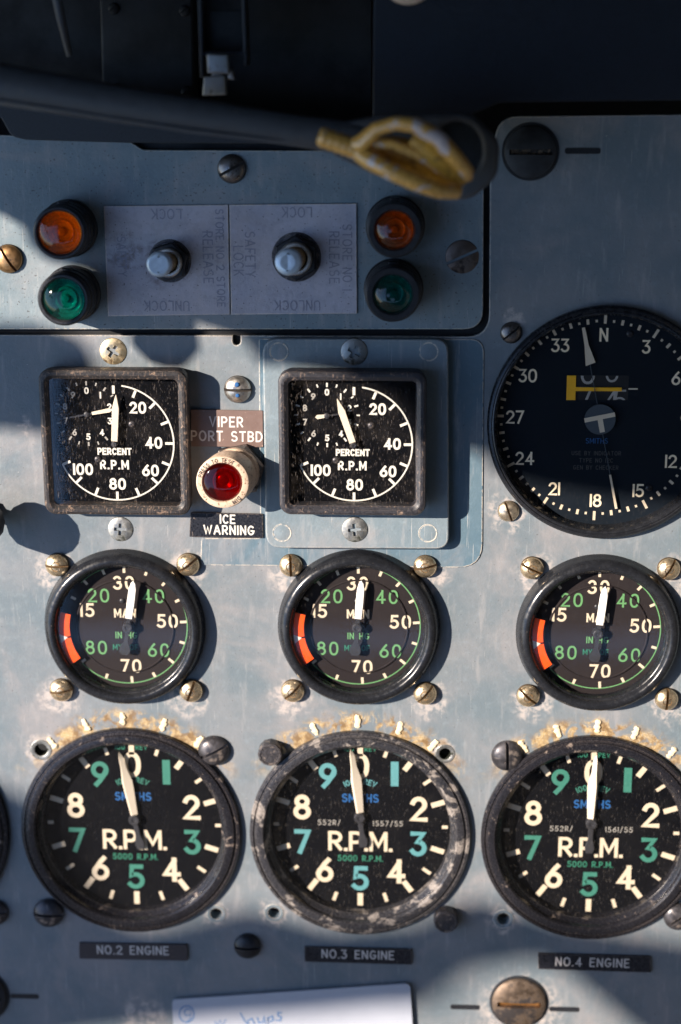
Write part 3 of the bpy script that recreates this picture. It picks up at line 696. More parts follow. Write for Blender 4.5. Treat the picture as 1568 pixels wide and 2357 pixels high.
# ================================================================== SQUARE PERCENT GAUGES
def pt(R, ang, rr): return (R*rr*sin(radians(ang)), R*rr*cos(radians(ang)))
def tick(m, R, ang, r0, r1, wd, h, cx=0, cy=0):
    a = pt(R, ang, r0); b = pt(R, ang, r1); m.ribbon([(cx+a[0], cy+a[1]), (cx+b[0], cy+b[1])], wd, h)
def disc(r, h, n=64): return MB().lathe([(r, h-.6), (r, h), (0, h)], n)
def pointer(m, pts, h0, h1):
    m.prism(pts, h0, h1, .12)
def rot2(p, a): c, q = cos(a), sin(a); return (p[0]*c-p[1]*q, p[0]*q+p[1]*c)
def square_gauge(px, py, half, H, h0, ang, sub, label, mat, gl, dcx, dcy, mats):
    dcx, dcy = P(dcx, dcy, h0+H-5.5)
    x, y = P(px, py, h0+H); A = MMX(px, py, half, h0+H)
    t = thing('percent_rpm_gauge', label, 'gauge', (x, y, h0), 'square percent R.P.M gauges')
    def ring(o, h, rr): return [(a, b, h) for a, b in rrect(2*(A-o), 2*(A-o), max(.6, rr), 7)]
    b = MB(); b.loft([ring(.6, 0, 4), ring(.3, H-5.5, 4), ring(0, H-5, 4.2), ring(0, H-1.2, 4.2), ring(.35, H-.35, 4), ring(1.1, H, 3.6), ring(2.0, H, 3), ring(2.5, H-.3, 2.6),
                     ring(3.1, H-.8, 2.2), ring(3.4, H-1.0, 2.0), ring(3.8, H-3.6, 1.4), ring(3.9, H-6.2, 1.2)], cap=False)
    b.build('case_rim', mat, t, sharp=24)
    MB().prism(rrect(2*A-7.2, 2*A-7.2, 1), H-6.6, H-5.5).build('dial', m_dial, t)
    dz = H-6.4; q0 = (0, 0, dz)
    hd = .95; R = 21.7*A/27.0; ox, oy = dcx-x, dcy-y
    d = MB()
    for k, a in enumerate((0, 22.5, 45, 67.5, 90, 112.5, 135, 157.5, 180, 202.5, 225, 247.5)): tick(d, R, a, .845, .985, .95, hd, ox, oy)
    d.ribbon([(ox+pt(R, a, .99)[0], oy+pt(R, a, .99)[1]) for a in range(8, 249, 4)]+[(ox+pt(R, 248, .99)[0], oy+pt(R, 248, .99)[1])], .55, hd)
    d.build('scale_marks', m_white, t, q0, recalc=False)
    for s, u, v in (('20', .40, .61), ('40', .65, .01), ('60', .58, -.47), ('80', .01, -.71), ('100', -.57, -.46)):
        MB().text(s, ox+u*R, oy+v*R, R*.205, .85, hd, sp=.34).build('numeral', m_white, t, q0, recalc=False)
    d = MB(); sx, sy = ox-.455*R, oy+.50*R
    for k in range(20):
        a = 18*k; tick(d, R, a, .50 if k % 2 else .485, .555, .62 if k % 2 == 0 else .5, hd, sx, sy)
    d.build('small_scale_marks', mats[0], t, q0, recalc=False)
    for k in range(10):
        u, v = pt(R, 36*k, .395); near = k in (0, 1, 2, 3, 4, 5)
        MB().text(str(k), sx+u, sy+v, R*.115, .52, hd).build('small_numeral', m_white if near else mats[1], t, q0, recalc=False)  # left digits take the dim copy, case shade put into their colour
    MB().text('PERCENT', ox-.02*R, oy-.145*R, R*.125, .58, hd, sp=.33).build('lettering', m_white, t, q0, recalc=False)
    MB().text('R.P.M', ox-.03*R, oy-.375*R, R*.165, .68, hd, sp=.42).build('lettering', m_white, t, q0, recalc=False)
    for u, v in ((.29, .33), (-.31, -.28)):
        link('dial_screw', SM['dome'], m_scrblk, t, (ox+u*R, oy+v*R, .95+dz), .6, 1.25)
    # small pointer
    a = radians(-sub[0]); n = MB(); L0, L1 = sub[1], sub[2]
    q = [(-.55, L0*R), (.55, L0*R), (.75, L1*R*.82), (0, L1*R), (-.75, L1*R*.82)]
    n.prism([(sx+rot2(p, a)[0], sy+rot2(p, a)[1]) for p in q], 1.9, 2.25); n.build('small_pointer', m_pointer, t, q0)
    n = MB(); q = [(-.3, -.30*R), (.3, -.30*R), (.3, L0*R), (-.3, L0*R)]; n.prism([(sx+rot2(p, a)[0], sy+rot2(p, a)[1]) for p in q], 1.85, 2.15); n.lathe([(1.0, 1), (1.0, 2.4), (.5, 2.6), (0, 2.6)], 20, sx, sy)
    n.build('small_pointer_tail', m_dark, t, q0)
    a = radians(-ang); n = MB(); q = [(-1.15, .05*R), (1.15, .05*R), (1.25, .62*R), (.15, .845*R), (-.15, .845*R), (-1.25, .62*R)]
    n.prism([(ox+rot2(p, a)[0], oy+rot2(p, a)[1]) for p in q], 2.8, 3.25, .1); n.build('pointer', m_pointer, t, q0)
    n = MB(); n.lathe([(1.15, 1), (1.15, 3.2), (.8, 3.5), (.35, 3.5), (.3, 3.3), (0, 3.3)], 24, ox, oy); n.build('hub', m_dark, t, q0)
    MB().prism(rrect(2*A-6.9, 2*A-6.9, 1.4), H-1.9, H-1.6).build('cover_glass', gl, t)
    return t
square_gauge(264, 1021, 170, 10, 0, 4, (79, .09, .47), 'left square percent R.P.M gauge, heavily chafed case, pointer upright', m_boxbez, m_dusty, 265.9, 1019.7, (m_dimwhite, m_dimwhite))
# plate that carries the right square gauge
mpq = rpoly(PP([(604, 779), (1032, 781), (1034, 1264), (612, 1262)], 4.6), [6, 5, 5, 6], 7); mx = sum(a for a, b in mpq)/len(mpq); my = sum(b for a, b in mpq)/len(mpq)
mt = thing('mounting_plate', 'grey-blue mounting plate with rounded corners behind the right square gauge', 'plate', (mx, my, .7))
plate('sheet', m_plate2, [[(a-mx, b-my) for a, b in mpq]], 4.0, 3.9, .6, mt)
for q in ((643, 808), (987, 808), (650, 1224), (985, 1225)):
    a = P(q[0], q[1], 3.3); MB().lathe([(3.5, 3.98), (3.45, 4.10), (3.2, 4.10), (3.1, 4.01), (2.9, 4.05), (0, 4.07)], 40).build('flush_rivet', m_plate2, mt, (a[0]-mx, a[1]-my, 0))
sc1 = screw('cross', 815, 811, 31, 15, m_zinc, 'zinc cross head screw above the right square gauge', CROSSG, h=4.7)
sc2 = screw('cross', 816, 1221, 30, 50, m_zinc, 'zinc cross head screw below the right square gauge, slightly soiled', CROSSG, h=4.7)
square_gauge(811, 1023, 170, 10.5, 4.7, -19, (262, .02, .20), 'right square percent R.P.M gauge, pointer leaning left', m_boxbez2, m_dusty, 815, 1022.4, (m_white, m_dimwhite))

# ================================================================== COMPASS
x, y = P(1384, 971, 3); t = thing('compass_indicator', 'large round compass dial lettered N, 3, 6 round its rim', 'compass', (x, y, 0))
x0, y0 = P(*CMP); bx, by = x0-x, y0-y
MB().lathe([(cmpR, 0), (cmpR+.3, .6), (cmpR+.3, 2.6), (cmpR-.4, 3.4), (cmpR-1.2, 3.6), (cmpR-1.5, 3.3), (cmpR-1.9, 3.5), (cmpR-2.4, 3.4), (cmpR-3.0, 2.4), (cmpR-3.6, -2.5)], 128, bx, by).build('bezel', m_bezel, t)
R = MMX(1384, 971, 245, -2); hd = -2.5
disc(cmpR-2.8, hd, 96).build('dial', m_dialblue, t, (bx, by, 0)); hd += .05
dt = 1.2; d = MB()
for k in range(72):
    a = k*5+dt
    if k % 6 == 0: tick(d, R, a, .905, .995, .95, hd)
    elif k % 2 == 0: tick(d, R, a, .905, .955, .95, hd)
    else: tick(d, R, a, .918, .942, .8, hd)
d.build('scale_marks', m_cream, t, recalc=False)
m_creamc = plain('bright_cream_marking', (.88, .74, .52), .6, .08, 1.2, bump=.0)
for k, s in enumerate(('N', '3', '6', '9', '12', '15', '18', '21', '24', '27', '30', '33')):
    u, v = pt(R, 30*k+dt*.6, .80); MB().text(s, u, v, R*.130, .74, hd, sp=.26).build('numeral', m_creamc, t, recalc=False)
# counter window, yellow bars
d = MB(); d.prism(rrect(.56*R, .235*R, .4), hd-.4, hd+.01).build('counter_window', m_void, t, (-.022*R, .297*R, 0))
d = MB(); d.text('0', -.125*R, .44*R, R*.22, .95, hd+.08); d.text('7', -.14*R, .20*R, R*.21, .95, hd+.08); d.text('4', .105*R, .19*R, R*.21, .9, hd+.08); d.text('5', .185*R, .18*R, R*.2, .7, hd+.08); d.text('0', .1*R, .45*R, R*.2, .8, hd+.08)
o = d.build('counter_numeral', m_dimwhite, t, recalc=False)
bm = bmesh.new(); bm.from_mesh(o.data)
for z, sgn in ((.411*R, 1), (.182*R, -1)): bmesh.ops.bisect_plane(bm, geom=bm.verts[:]+bm.edges[:]+bm.faces[:], plane_co=(0, 0, z*.001), plane_no=(0, 0, sgn), clear_outer=True)
bm.to_mesh(o.data); bm.free()
d = MB(); d.box(-.278*R, .297*R, .085*R, .235*R, hd+.2, hd+.55, 0, .08); d.box(-.02*R, .285*R, .43*R, .036*R, hd+.25, hd+.6, 0, .08); d.build('yellow_bar', m_yellow, t)
d = MB(); d.ribbon([(.25*R, .288*R), (.345*R, .288*R)], .55, hd); d.build('window_index', m_cream, t, recalc=False)
MB().text('SMITHS', -.02*R, -.215*R, R*.052, .22, hd, sp=.3).build('lettering', m_blue, t, recalc=False)
d = MB()
for s, v in (('USE BY INDICATOR', -.335), ('TYPE NO 12C', -.405), ('GEN BY CHECKER', -.475)): d.text(s, -.02*R, v*R, R*.042, .2, hd, sp=.34)
d.build('lettering', m_faint, t, recalc=False)
a = radians(12); F = lambda pts: [rot2(p, a) for p in pts]
d = MB(); d.prism(F([(-.55, .89*R), (-.7, .73*R), (-1.6, .53*R), (2.0, .545*R), (.75, .72*R), (.55, .89*R)]), hd+1.0, hd+1.35)
d.prism(F([(-.35, -.55*R), (-.45, -.89*R), (.45, -.89*R), (.35, -.55*R)]), hd+1.0, hd+1.3); d.build('heading_pointer', m_cream, t)
d = MB(); d.prism(F([(-.12, .12*R), (.12, .12*R), (.12, .56*R), (-.12, .56*R)]), hd+.9, hd+1.15); d.prism(F([(-.12, -.12*R), (.12, -.12*R), (.12, -.56*R), (-.12, -.56*R)]), hd+.9, hd+1.15); d.build('pointer_shaft', m_hubgrey, t)
disc(.145*R, hd+1.5, 48).build('hub', m_hubgrey, t)
d = MB(); d.prism(F([(-.145*R, .0), (.145*R, .0), (.145*R, .042*R), (-.145*R, .042*R)]), hd+1.51, hd+1.62); d.prism(F([(-.024*R, -.125*R), (.024*R, -.125*R), (.024*R, .0), (-.024*R, .0)]), hd+1.51, hd+1.60); d.build('hub_mark', m_cream, t)
for u, v in ((.25, .81), (.49, -.67)): link('dial_screw', SM['dome'], m_black, t, (u*R, v*R, hd), .6, 1.2)
disc(cmpR-3.2, 1.6, 96).build('cover_glass', m_clear, t, (bx, by, 0))

RDC = [(309, 1896), (829.5, 1900), (1361, 1914), (-225, 1893)]
MDC = [(290, 1439), (825, 1441), (1376, 1450)]
# ================================================================== MANIFOLD PRESSURE GAUGES
MT = [(0, 1), (22, 0), (42, 0), (63.5, 0), (86, 1), (107.5, 0), (130, 1), (153, 0), (176, 1), (201.5, 0), (229, 0), (298, 0), (318.5, 0), (339.5, 0)]
def manifold(i, hub, ang, slots, label, dial):
    px, py, rp = MANC[i]; x, y = P(px, py, 1); A = MMX(px, py, rp, 1)
    t = thing('manifold_pressure_gauge', label, 'gauge', (x, y, 0), 'round manifold pressure gauges')
    k = A/30.6
    prof = [(30.6, -.5), (30.6, .6), (30.2, 1.4), (29.9, 3.2), (29.3, 4.9), (28.2, 6.0), (27.0, 6.3), (26.2, 6.1), (25.6, 5.3), (25.3, 4.4), (24.9, 4.2), (24.6, 3.6), (24.5, -1)]
    MB().lathe([(r*k, h) for r, h in prof], 128).build('bezel', m_bezel, t, sharp=40)
    hx, hy = P(hub[0], hub[1], 1); ox, oy = hx-x, hy-y
    R = 23.3*k; hd = .1; qx, qy = P(*MDC[i], hd); q0 = (qx-x, qy-y, 0)
    MB().lathe([(24.6*k, -.6), (24.6*k, -.2), (18.9*k, -.2), (18.7*k, .25), (18.3*k, .4), (18.0*k, .1), (0, .1)], 96, 0, 0).build('dial', dial, t)
    d = MB()
    for a, lng in MT: tick(d, R, a, .885 if lng else .91, .995, 1.0, -.1)
    d.build('scale_marks', m_cream, t, q0, recalc=False)
    d = MB(); d.ribbon([pt(R, a, 1.0) for a in range(20, 230, 4)], .42, -.14); d.ribbon([pt(R, a, 1.0) for a in range(-45, 15, 4)], .25, -.14); d.build('green_arc', m_lgreen, t, q0, recalc=False)
    for s, u, v, mm in (('Z0', -.01, .72, m_cream), ('40', .46, .50, m_lgreen), ('50', .68, .08, m_cream), ('60', .52, -.42, m_lgreen), ('70', .06, -.70, m_cream), ('80', -.50, -.39, m_lgreen), ('20', -.43, .50, m_lgreen), ('15', -.62, .25, m_cream)):
        MB().text(s, u*R, v*R, R*.235, .9 if mm == m_cream else .75, .16, sp=.42).build('numeral', mm, t, q0, recalc=False)
    MB().text('MAN', -.005*R, .205*R, R*.155, .65, .16, sp=.35).build('lettering', m_cream, t, q0, recalc=False)
    MB().text('IN HG', -.0*R, -.17*R, R*.115, .42, .16, sp=.35).build('lettering', m_lgreen, t, q0, recalc=False)
    MB().text('MY  OF', -.02*R, -.375*R, R*.10, .36, .16, sp=.32).build('lettering', m_dgreen, t, q0, recalc=False)
    # orange sector riding on the inside of the bezel
    def sector(a0, a1):
        n = MB(); st = 10; rings = []
        for j in range(st+1):
            a = a0+(a1-a0)*j/st
            rings.append([pt(R, a, q)+(h,) for q, h in ((.885, 2.6), (.885, 2.9), (.97, 3.0), (1.05, 3.2), (1.05, 2.6))])
        n.loft(rings); return n
    sector(235, 259.5).build('orange_sector', m_orange, t); sector(261.5, 285).build('orange_sector', m_orange, t)
    n = MB(); a0 = pt(R, 256.5, 1.055); a1 = pt(R, 264.5, 1.055); a2 = pt(R, 260.5, .93)
    n.loft([[a0+(2.6,), a2+(2.6,), a1+(2.6,)], [a0+(3.3,), a2+(3.1,), a1+(3.3,)]]); n.build('index_wedge', m_white, t)
    n = MB(); ar = radians(-ang); q = [(-1.3, .16*R), (1.3, .16*R), (1.45, .45*R), (1.35, .66*R), (.9, .76*R), (0, .81*R), (-.9, .76*R), (-1.35, .66*R), (-1.45, .45*R)]
    n.prism([(ox+rot2(p, ar)[0], oy+rot2(p, ar)[1]) for p in q], 3.0, 3.5, .15); n.build('pointer', m_pointer2, t)
    n = MB(); q = [(-.7, .17*R), (-.7, -.24*R), (-1.3, -.29*R), (-2.0, -.34*R), (-2.0, -.42*R), (-1.1, -.47*R), (1.1, -.47*R), (2.0, -.42*R), (2.0, -.34*R), (1.3, -.29*R), (.7, -.24*R), (.7, .17*R)]
    n.prism([(ox+rot2(p, ar)[0], oy+rot2(p, ar)[1]) for p in q], 2.7, 3.1); n.build('pointer_tail', m_dark, t)
    MB().lathe([(1.9, .1), (1.9, 3.4), (1.6, 3.7), (.9, 3.7), (.7, 3.5), (0, 3.5)], 32, ox, oy).build('hub', m_dark, t)
    link('dial_screw', SM['dome'], m_dark, t, (-.03*R, .44*R, .1), .4, 1.0)
    disc(24.7*k, 4.15, 96).build('cover_glass', m_clear, t)
    for (sx, sy), an in zip(MSCR[i], slots): screw('ringdome', sx, sy, 27, an, m_nickel, parent=t)
manifold(0, (296, 1441), 9, (0, 38, 8, 70), 'left manifold pressure gauge, orange sector partly in bezel shade', m_dialbr)
manifold(1, (823, 1442), 5, (-88, 12, 45, 50), 'middle manifold pressure gauge, under the right square gauge', m_dialbr)
manifold(2, (1376, 1456), 6, (-25, 60, -42, 88), 'right manifold pressure gauge, under the compass', m_dialbr)

# ================================================================== RPM GAUGES
def rpm(i, hub, ang, odd, label, bez, gl, fit, side=1):
    px, py, rp = RPMC[i]; x, y = P(px, py, 1); A = MMX(px, py, rp, 1); k = A/42.3
    t = thing('engine_rpm_gauge', label, 'gauge', (x, y, 0), 'large round R.P.M. gauges')
    prof = [(42.3, -.5), (42.3, 1.6), (41.9, 2.2), (41.0, 2.4), (40.7, 1.9), (40.2, 2.0), (39.8, 2.7), (38.6, 3.0), (37.2, 2.9), (36.6, 2.3), (36.2, .8), (35.6, .2), (35.2, -.8), (34.7, -1.2), (34.5, -6)]
    MB().lathe([(r*k, h) for r, h in prof], 144).build('bezel', bez, t, sharp=30)
    R = 34.2*k; hd = -4.6; ox, oy = P(*RDC[i], hd); ox -= x; oy -= y
    disc(34.8*k, hd, 96).build('dial', m_dial, t); hd += .05
    d = MB()
    for j in range(20):
        a = j*18
        if j % 2 == 0: tick(d, R, a, .84, .995, 2.1 if j % 4 or True else 2.1, hd, ox, oy)
        else: tick(d, R, a, .875 if j not in (5, 15) else .92, .985, 1.35, hd, ox, oy)
    d.build('scale_marks', m_cream, t, recalc=False)
    for j in range(10):
        s = str(j); u, v = pt(R, 36*j, .69 if j not in (0, 5) else (.72 if j == 0 else .655))
        if j == 1: u, v = .385*R, .635*R
        if j == 9: u, v = -.365*R, .60*R
        MB().text(s, ox+u, oy+v, R*.305, 1.85 if j != 1 else 3.0, hd, sp=.3).build('numeral', odd if j % 2 else m_cream, t, recalc=False)
    MB().text('R.P.M.', ox+.0*R, oy-.195*R, R*.245, 1.35, hd, sp=.27, sx=1.12).build('lettering', m_cream, t, recalc=False)
    MB().text('5000 R.P.M.', ox, oy-.405*R, R*.075, .42, hd, sp=.36).build('lettering', m_dgreen, t, recalc=False)
    d = MB(); d.arctext('1000 REV', ox, oy+.14*R, R*.40, R*.07, .40, hd, pi/2, .36); d.build('lettering', m_green if i != 1 else m_teal, t, recalc=False)
    MB().text('SMITHS', ox, oy+.335*R, R*.105, .62, hd, sp=.33).build('lettering', m_blue, t, recalc=False)
    MB().text('100   REV', ox, oy+.93*R, R*.062, .34, hd, sp=.36).build('lettering', m_dgreen, t, recalc=False)
    if i in (1, 2): MB().text(('552R/        1557/55' if i == 1 else '552R/        1561/55'), ox, oy+.03*R, R*.065, .26, hd, sp=.42).build('lettering', m_dimwhite, t, recalc=False)
    hx, hy = P(hub[0], hub[1], hd+2); hx -= x; hy -= y; ar = radians(-ang)
    n = MB(); L = .83*R
    st = [(0.06*R, 1.75, .35), (.38*R, 2.5, .9), (.47*R, 2.6, .95), (.62*R, 1.45, .6), (.76*R, 1.15, .45), (L, .12, .05)]
    rings = []
    for yy, wdt, rg in st:
        s1 = -.25 if side > 0 else .25
        pts3 = [(-wdt*(.55 if side > 0 else 1), yy), (s1*wdt, yy), (wdt*(1 if side > 0 else .55), yy)]
        pts3 = [(hx+rot2(p, ar)[0], hy+rot2(p, ar)[1]) for p in pts3]
        hh = (hd+1.6, hd+1.9+rg, hd+1.6)
        rings.append([(p[0], p[1], q) for p, q in zip(pts3, hh)]+[(pts3[1][0], pts3[1][1], hd+1.4)])
    n.loft(rings); n.build('pointer', m_pointer, t, sharp=10)
    n = MB(); q = [(-1.0, .07*R), (-1.0, -.2*R), (-1.6, -.26*R), (-1.9, -.31*R), (-1.2, -.37*R), (1.2, -.37*R), (1.9, -.31*R), (1.6, -.26*R), (1.0, -.2*R), (1.0, .07*R)]
    n.prism([(hx+rot2(p, ar)[0], hy+rot2(p, ar)[1]) for p in q], hd+1.2, hd+1.6, .15); n.build('pointer_tail', m_dark, t)
    MB().lathe([(2.2, hd), (2.2, hd+2.0), (1.8, hd+2.5), (.9, hd+2.5), (.7, hd+2.2), (0, hd+2.2)], 32, hx, hy).build('hub', m_dark, t)
    disc(35.2*k, -.7, 96).build('cover_glass', gl, t)
    # varnish drops that line up with the upper scale
    if i < 3:
        for a in ((-39, -20, -2, 17.5, 36), (-41, -22, -1, 19, 37), (-36, -18, 1, 19, 39))[i]:
            n = MB(); r = rnd.Random if False else rnd; q = []
            for j in range(9):
                rr = A+1.0+5.2*j/8; wv = (1.0 if 0 < j < 8 else .5)*(.95+.25*sin(j*1.9+a))+r.uniform(0, .3)
                u, v = rr*sin(radians(a))+r.uniform(-.2, .2), rr*cos(radians(a)); q.append((u, v, .12, wv))
            n.tube([c[:3] for c in q], [c[3] for c in q], 8, .55); n.build('varnish_drop', m_glue, t)
    for f in fit:
        if f[0] == 'screw': screw('dome', f[1], f[2], f[3], f[4], m_scrblk, parent=t)
        elif f[0] == 'hole':
            a = P(f[1], f[2]); r = MMX(f[1], f[2], f[3])
            MB().lathe([(r*1.65, 0.02), (r*1.55, .22), (r*1.15, .25), (r*1.0, .1), (r*.97, -1.5), (r*.9, -5)], 40).build('screw_hole', m_zinc if f[4] else m_plate2, t, (a[0]-x, a[1]-y, 0))
        else:
            a = P(f[1], f[2], 4); r = MMX(f[1], f[2], f[3]); n = MB()
            n.lathe([(r*1.02, 0), (r*1.02, 4.2), (r*.95, 4.8), (r*.82, 4.9), (r*.78, 4.6), (0, 4.65)], 12); n.build('bolt', m_scrblk, t, (a[0]-x, a[1]-y, 0), sharp=20)
rpm(0, (309, 1888), -10, m_green, 'engine R.P.M. gauge above the NO.2 ENGINE placard', m_rpmbez, m_clear,
    [('hole', 95, 1726, 15, 1), ('screw', 492, 1729, 36, 28), ('screw', 111, 2103, 35, -2), ('hole', 498, 2103, 14, 0)])
rpm(1, (828, 1883), -7, m_teal, 'engine R.P.M. gauge above the NO.3 ENGINE placard, palest worn bezel', m_rpmbez2, m_scrgl,
    [('bolt', 622, 1736, 28), ('hole', 1025, 1735, 14, 1), ('hole', 631, 2101, 14, 0), ('bolt', 1027, 2121, 28)])
rpm(2, (1362, 1897), 2, m_green, 'engine R.P.M. gauge above the NO.4 ENGINE placard, cut by the right edge', m_rpmbez, m_scrgl,
    [('screw', 1168, 1741, 37, 92), ('hole', 1159, 2115, 15, 0), ('screw', 1562, 2112, 34, 40)], side=-1)
rpm(3, (-230, 1885), -5, m_green, 'engine R.P.M. gauge of which only the right rim shows, at the left edge', m_rpmbez, m_clear, [])

# ================================================================== CARD, LEVERS, TOP CLUTTER
q = PP([(396, 2302), (944, 2264), (962, 2560), (410, 2600)], 2); cx, cy = q[0]
t = thing('note_card', 'white card with blue handwriting at the bottom edge', 'card', (cx, cy, 1.2))
rq = rpoly([(a-cx, b-cy) for a, b in q], 2.2)
MB().prism(rq, 0, .8).build('card_sheet', m_card, t)
def ink(pts): return [(P(a, b_, 2)[0]-cx, P(a, b_, 2)[1]-cy) for a, b_ in pts]
d = MB()
d.ribbon(ink([(430+17*cos(a/3), 2334+19*sin(a/3)) for a in range(0, 20)]), .5, .83)
d.ribbon(ink([(440, 2326), (432, 2321), (424, 2328), (428, 2338), (439, 2335), (441, 2326), (438, 2345), (431, 2352)]), .4, .84)
d.ribbon(ink([(495, 2350), (500, 2361), (507, 2348), (512, 2362), (520, 2346)]), .4, .83)
d.ribbon(ink([(553, 2330), (562, 2347), (575, 2366), (570, 2350), (580, 2344), (587, 2358)]), .5, .85)
d.ribbon(ink([(592, 2341), (596, 2354), (606, 2352), (608, 2338), (611, 2356)]), .5, .83)
d.ribbon(ink([(616, 2342), (618, 2366), (617, 2344), (627, 2338), (630, 2348), (620, 2352)]), .5, .84)
d.ribbon(ink([(650, 2331), (640, 2330), (640, 2338), (648, 2341), (646, 2349), (634, 2348)]), .5, .86)
d.build('handwriting', m_ink, t, recalc=False)

# black knob at the left edge whose shadow falls on the panel
x, y = P(-52, 1208, 18); t = thing('control_knob', 'black knob just past the left edge, only its rim in view', 'knob', (x, y, 0))
MB().lathe([(3, 0), (3, 12), (8.2, 12.5), (9.0, 13.5), (9.0, 21), (8.2, 22.5), (6, 23.2), (0, 23.4)], 14).build('knob_cap', m_black, t)
MB().lathe([(4.6, 0), (4.6, 2.5), (3, 2.8)], 6).build('hex_nut', m_scrblk, t)

# bracket plate, rubber arm and its cup
def g3(px, py, h): a = P(px, py, h); return (a[0], a[1], h)
x, y = P(300, 290, 5)
br = plate('bracket_plate', m_shroud, [rpoly(PP([(-260, 215), (300, 225), (980, 300), (900, 340), (700, 331), (300, 329), (60, 322), (26, 314), (2, 270), (-260, 250)], 5), [0, 0, 0, 1, 0, 0, 1, 4, 2, 0])], 5, 2, .4)
tag(br, 'black metal bracket plate running under the rubber arm', 'bracket')
t = thing('rubber_arm', 'dark rubber covered arm crossing the top left, ending in a round cup', 'arm', P(1045, 345, 40)+(40,))
ax, ay = P(1045, 345, 40)
path = [(-160, 168, 52), (40, 200, 50), (260, 238, 48), (480, 270, 46), (660, 297, 44), (800, 318, 42), (900, 330, 40), (980, 336, 39)]
n = MB(); n.tube([(g3(*p)[0]-ax, g3(*p)[1]-ay, p[2]-40) for p in path], [6.6, 6.5, 5.9, 5.4, 5.0, 5.4, 6.2, 7.0], 20, .75); n.build('sleeve', m_rubber, t)
n = MB(); n.tube([(g3(a, b_, h)[0]-ax, g3(a, b_, h)[1]-ay, h-40) for a, b_, h in ((-160, 208, 55), (60, 240, 53), (240, 268, 51), (440, 300, 49), (600, 318, 47), (700, 326, 45))], 1.0, 8); n.build('seam', m_rubber, t)
tear = rpoly([(P(a, b_, 40)[0]-ax, P(a, b_, 40)[1]-ay) for a, b_ in ((760, 285), (880, 264), (1085, 258), (1150, 320), (1146, 405), (1080, 462), (1000, 448), (860, 400), (760, 352))], [3, 6, 9, 9, 9, 9, 8, 6, 4], 5)
inn = [(P(a, b_, 40)[0]-ax, P(a, b_, 40)[1]-ay) for a, b_ in [(1052+58*cos(radians(k)), 345+66*sin(radians(k))) for k in range(0, 360, 12)]]
plate('cup_rim', m_rubber, [tear, inn], 4, 9, 1.6, t)
MB().prism(offset(inn, -1.0) if sum(a[0]*b_[1]-b_[0]*a[1] for a, b_ in zip(inn, inn[1:]+inn[:1])) > 0 else offset(inn[::-1], -1.0), -4.5, -2.8).build('cup_floor', m_shroud, t)
# yellow hook
hx, hy = P(900, 350, 62); t = thing('yellow_claw', 'yellow painted claw with threaded stem resting on the cup', 'claw', (hx, hy, 62))
def hk(pts): return [(g3(a, b_, h)[0]-hx, g3(a, b_, h)[1]-hy, h-62) for a, b_, h in pts]
st = [(733+i*5.2, 313+i*1.75, 62) for i in range(21)]
n = MB(); n.tube(hk(st), [2.2]+[3.0+(.32 if i % 3 == 0 else 0) for i in range(1, 21)], 16); n.build('stem', m_yelpaint, t, sharp=50)
n = MB(); n.tube(hk([(818, 335, 62), (835, 330, 64), (865, 298, 66), (910, 284, 68), (955, 288, 69), (1008, 318, 68), (1050, 365, 66), (1075, 395, 62), (1078, 408, 58)]), [3.0, 2.9, 2.2, 2.1, 2.4, 2.6, 2.6, 2.3, 1.6], 16); n.build('finger', m_yelpaint, t)
n = MB(); n.tube(hk([(825, 335, 60), (850, 330, 62), (900, 330, 63), (960, 352, 63), (1010, 385, 61), (1050, 410, 58), (1062, 420, 55)]), [2.6, 2.2, 1.7, 1.7, 1.8, 1.8, 1.4], 16); n.build('finger', m_yelpaint, t)
n = MB(); n.tube(hk([(820, 345, 61), (845, 364, 65), (900, 395, 67), (960, 421, 67), (1010, 438, 65), (1048, 441, 60), (1055, 436, 55)]), [2.8, 3.0, 2.7, 2.7, 2.6, 2.4, 1.4], 16); n.build('finger', m_yelpaint, t)
n = MB(); n.tube(hk([(840, 336, 58), (900, 345, 59), (960, 365, 59), (1020, 395, 58), (1050, 415, 56)]), [2.5, 4.2, 5.6, 5.0, 2.5], 16, .35); n.build('web', m_yeldark, t)
n = MB(); n.tube(hk([(950, 315, 63), (1000, 345, 63), (1045, 385, 61), (1070, 415, 57)]), [3.0, 4.6, 4.6, 3.0], 16, .5); n.build('web', m_yeldark, t)
n = MB(); n.tube(hk([(880, 366, 60), (940, 384, 60), (1000, 410, 58), (1046, 428, 55)]), [1.6, 1.9, 2.4, 2.0], 12, .6); n.build('web', m_yeldark, t)

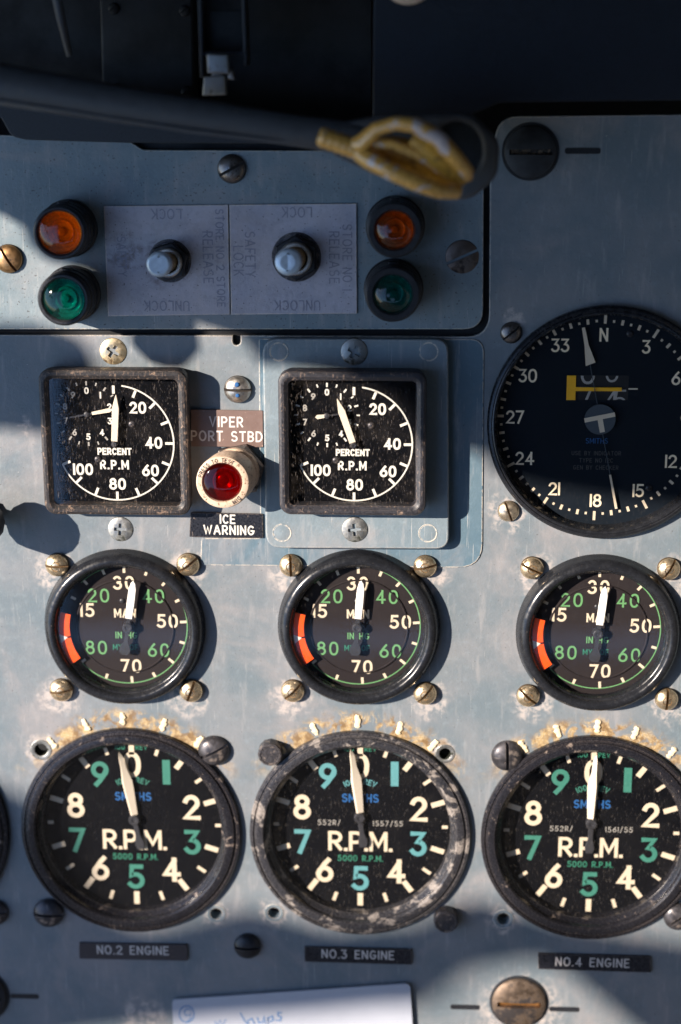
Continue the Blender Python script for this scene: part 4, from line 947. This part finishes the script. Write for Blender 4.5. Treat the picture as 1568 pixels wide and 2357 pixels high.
# clutter of the dark space above
t = thing('spring_clip', 'small bare metal spring clip hanging in the dark at the top', 'clip', P(500, 170, 25)+(25,)); ox, oy = P(500, 170, 25)
def bx4(pts, h0, h1, mat, nm, inset=.3):
    q = [(a-ox, b_-oy) for a, b_ in PP(pts, 25)]; MB().prism(q, h0, h1, inset).build(nm, mat, t, bevel=.3)
bx4([(478, 124), (526, 126), (529, 170), (480, 168)], -1, 2.5, m_clip, 'clip_leaf'); bx4([(470, 176), (519, 174), (522, 218), (467, 220)], -2.5, 1.0, m_clip, 'clip_leaf')
bx4([(529, 158), (536, 160), (541, 184), (524, 182)], -2, .5, m_clip, 'clip_tab'); bx4([(486, 168), (512, 168), (512, 178), (486, 178)], -3.0, -1.0, m_clip, 'clip_neck')
t = thing('clip_bracket', 'dark square channel bracket that the spring clip hangs from', 'bracket', P(510, 70, 20)+(20,)); ox, oy = P(510, 70, 20)
bx4([(462, 22), (556, 22), (560, 128), (466, 130)], -8, -2, m_void, 'web'); bx4([(452, -40), (463, -40), (467, 178), (458, 180)], -8, 3, m_shroud, 'flange'); bx4([(553, -40), (562, -40), (568, 150), (560, 152)], -8, 3, m_shroud, 'flange')
bx4([(462, 118), (560, 116), (562, 128), (464, 130)], -3, 2, m_navy, 'lip')
n = MB(); n.tube([P(120, -60, 20)+(20,), P(140, 40, 20)+(20,), P(160, 128, 16)+(16,)], [1.7, 1.6, 1.1], 12); tag(n.build('hanging_rod', m_rubber), 'thin dark rod hanging at the top left', 'rod')
n = MB(); a = P(940, -60, 30); n.lathe([(9.5, 0), (9.5, 3), (8.5, 4.5), (0, 5)], 32); tag(n.build('pale_button', m_beige, None, (a[0], a[1], 30)), 'blurred pale button just cut by the top edge', 'button')

t = thing('relay_box', 'dark box with a few bolts in the black space at the top', 'box', P(340, 100, -15)+(-15,)); ox, oy = P(340, 100, -15)
q = [(a-ox, b_-oy) for a, b_ in PP([(232, -40), (448, -30), (452, 236), (240, 228)], -15)]
MB().prism(q, -6, 4, .8).build('case', m_void, t, bevel=.5)
for a, b_ in ((262, 20), (425, 25), (268, 205), (430, 212)):
    u = P(a, b_, -11); link('bolt', SM['dome'], m_void, t, (u[0]-ox, u[1]-oy, 4), .5, 2.0)
for o in bpy.data.objects:
    if o.type == 'MESH' and o.parent is None and 'kind' not in o and 'label' not in o: print('untagged', o.name)
